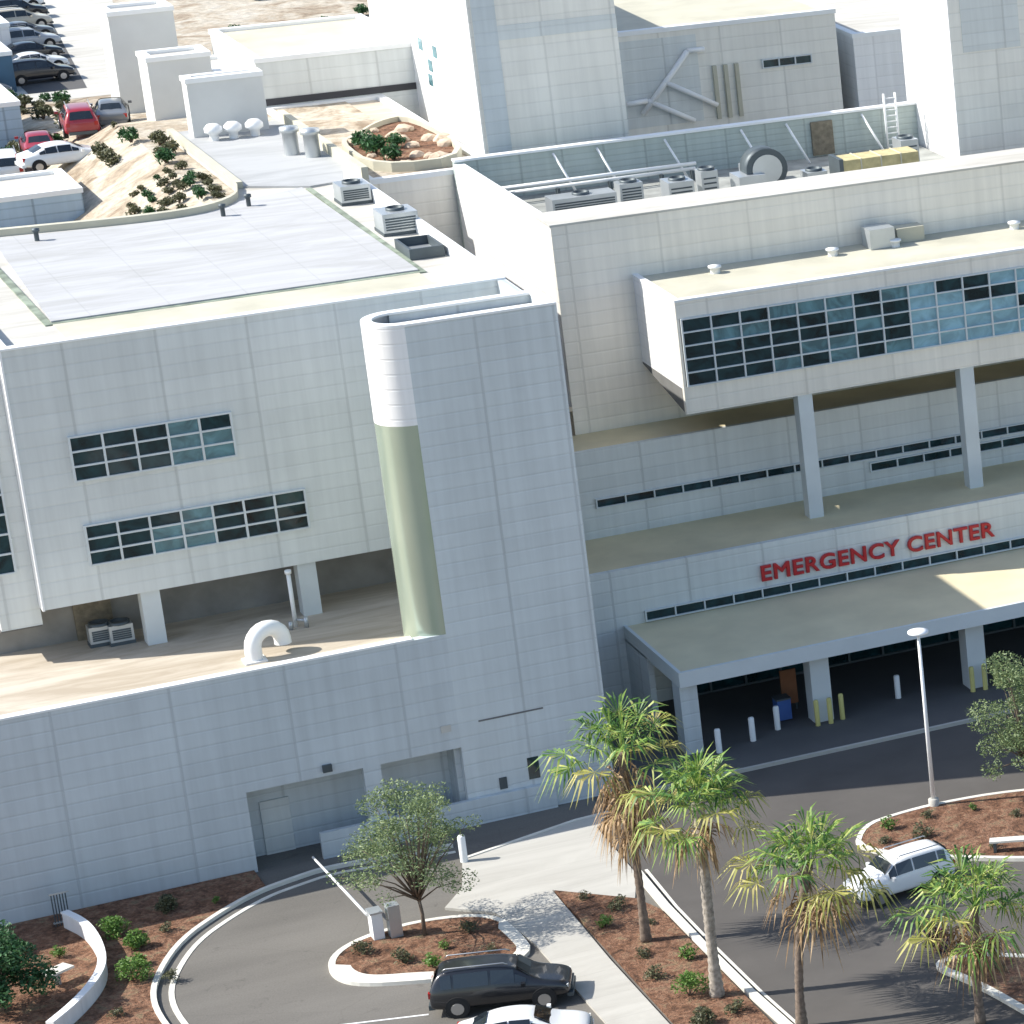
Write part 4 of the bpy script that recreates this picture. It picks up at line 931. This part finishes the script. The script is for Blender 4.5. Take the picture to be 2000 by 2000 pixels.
tufts = [(17.2, 147.6), (16.1, 146.2), (18.2, 146.4), (17.5, 144.9), (22.0, 146.6), (24.2, 148.3), (21.2, 141.9), (18.9, 139.6), (17.6, 137.6), (27.6, 139.9), (28.6, 138.3), (30.2, 138.6), (31.4, 139.6), (31.6, 137.4), (29.4, 137.1), (35.9, 140.2), (36.7, 138.4), (35.8, 137.0), (37.3, 136.2), (36.1, 133.4), (37.4, 132.2), (35.8, 131.3), (37.3, 126.6), (48.2, 139.9), (50.0, 140.2), (49.0, 138.3), (51.8, 139.8), (53.0, 138.2), (51.0, 135.6), (53.5, 136.4), (47.6, 138.6), (46.5, 124.4), (47.8, 122.8), (49.4, 121.6), (46.9, 121.2), (48.5, 119.4), (50.5, 118.6)]
tproto = [bush(0, 0, .42, m_, '', 60 + i, n=260, size=.06, name='low_plant', cat='plant', group='low plants in the mulch beds') for i, m_ in enumerate(('leafo', 'leafo', 'leafb'))]
near = lambda x, y: 'mulch bed beside the blue-grey wall' if x < 25.5 else 'kerbed tree island' if x < 33 else 'palm planting strip' if x < 40 else 'roundabout island' if y > 130 else 'median bed'
for i, (x, y) in enumerate(tufts):
    if i < 3: o = tproto[i]; o.location = (x, y, .12)
    else: o = dup(tproto[(i * 7) % 3], (x, y, .12), rnd.uniform(0, 6), scale=rnd.uniform(.6, 1.3))
    mates = sorted([p for p in tufts if near(*p) == near(x, y)], key=lambda p: -p[1]); o['label'] = 'low plant in the %s, %s out from the hospital' % (near(x, y), ORD[mates.index((x, y))])
# background shrub rows
fs = []
q = random.Random(5)
for r_ in range(6):
    for k in range(6): fs.append((31.6 + k * .62 + r_ * .18 + q.uniform(-.2, .2), 184.6 + r_ * 1.35 + q.uniform(-.3, .3)))
fs = [p for p in fs if p[0] < 35.3]
nrow = len(fs)
fs += [(34.6, 193.5), (35.0, 195.5), (35.2, 198), (34.2, 199.6), (33.0, 198.6), (33.4, 218.8), (35.2, 224.1), (34.7, 219.5), (33.4, 224.5), (34.4, 212), (33.0, 200.6), (28.4, 201.6), (30.0, 201.0), (25.6, 203), (33.6, 214.5)]
nsc = len(fs); fs += [(q.uniform(29, 35.3), q.uniform(200.5, 228)) for _ in range(38)]
fs += [(27.5 + k * .7, 211.8 + q.uniform(-.3, .3)) for k in range(6)]
fp = [bush(0, 0, .36, m_, '', 80 + i, n=420, size=.06, z=.02, name='far_shrub', cat='shrub', group='shrubs in beds beyond the hospital roof') for i, m_ in enumerate(('leafo', 'leafd', 'leafo'))]
oth = ['tallest shrub beside the link deck kerb', 'shrub by the kerb below the stair blocks', 'shrub closest to the smallest stair block', 'shrub at the top of the bank', 'rounded shrub on the bank above the rows', 'shrub beside the blue-grey long building', 'shrub alone on the white plaza', 'shrub at the corner of the blue-grey long building', 'shrub behind the blue-grey long building', 'shrub behind the dark grey car', 'shrub on the bank near the low white car', 'shrub in front of the white car', 'shrub in front of the red cars', 'shrub at the left end of the far car park', 'shrub behind the right-hand red car']
for i, (x, y) in enumerate(fs):
    if i < 3: o = fp[i]; o.location = (x, y, zg(x, y) - .02)
    else: o = dup(fp[i % 3], (x, y, zg(x, y) - .02), q.uniform(0, 6), scale=q.uniform(.7, 1.3))
    o['label'] = 'dark shrub in the planted rows, %s back from the curved roof edge' % ORD[sorted(fs[:nrow], key=lambda p: p[1]).index((x, y))] if i < nrow else oth[i - nrow] if i < nsc else 'grey-green shrub on the bank left of the stair blocks, %s nearest' % ORD[sorted(fs[nsc:nsc + 38], key=lambda p: p[1]).index((x, y))] if i < nsc + 38 else 'hedge shrub behind the red cars, %s from the left' % ORD[i - nsc - 38]
    if i >= nrow: o['group'] = 'shrubs around the far car park'; o.scale = ((1.9 if i < nsc else q.uniform(.7, 1.5)),) * 3
for k, (x, y) in enumerate(((47.8, 240.2), (52.9, 239.9), (55.8, 243.0), (51.7, 252.6))):
    o = dup(fp[1], (x, y, 17.5), k, ('dark desert bush alone on the pale ground, nearest the stair blocks', 'desert bush right above the grey link wall', 'desert bush on the sandy curve', 'farthest desert bush at the top edge')[k], 1.8); o['group'] = 'desert bushes'
for k, (x, y, s_) in enumerate(((43.0, 188.6, 2.4), (43.4, 186.7, 2.0), (44.3, 189.6, 1.8), (42.9, 190.4, 2.2))):
    o = dup(fp[1], (x, y, 20.25), k, ('dark shrub at the centre of the roof planting bed', 'dark shrub at the near end of the roof planting bed', 'dark shrub among boulders nearest the white tower', 'dark shrub at the curved kerb of the roof bed')[k], s_); o['group'] = 'shrubs in the roof planting bed'
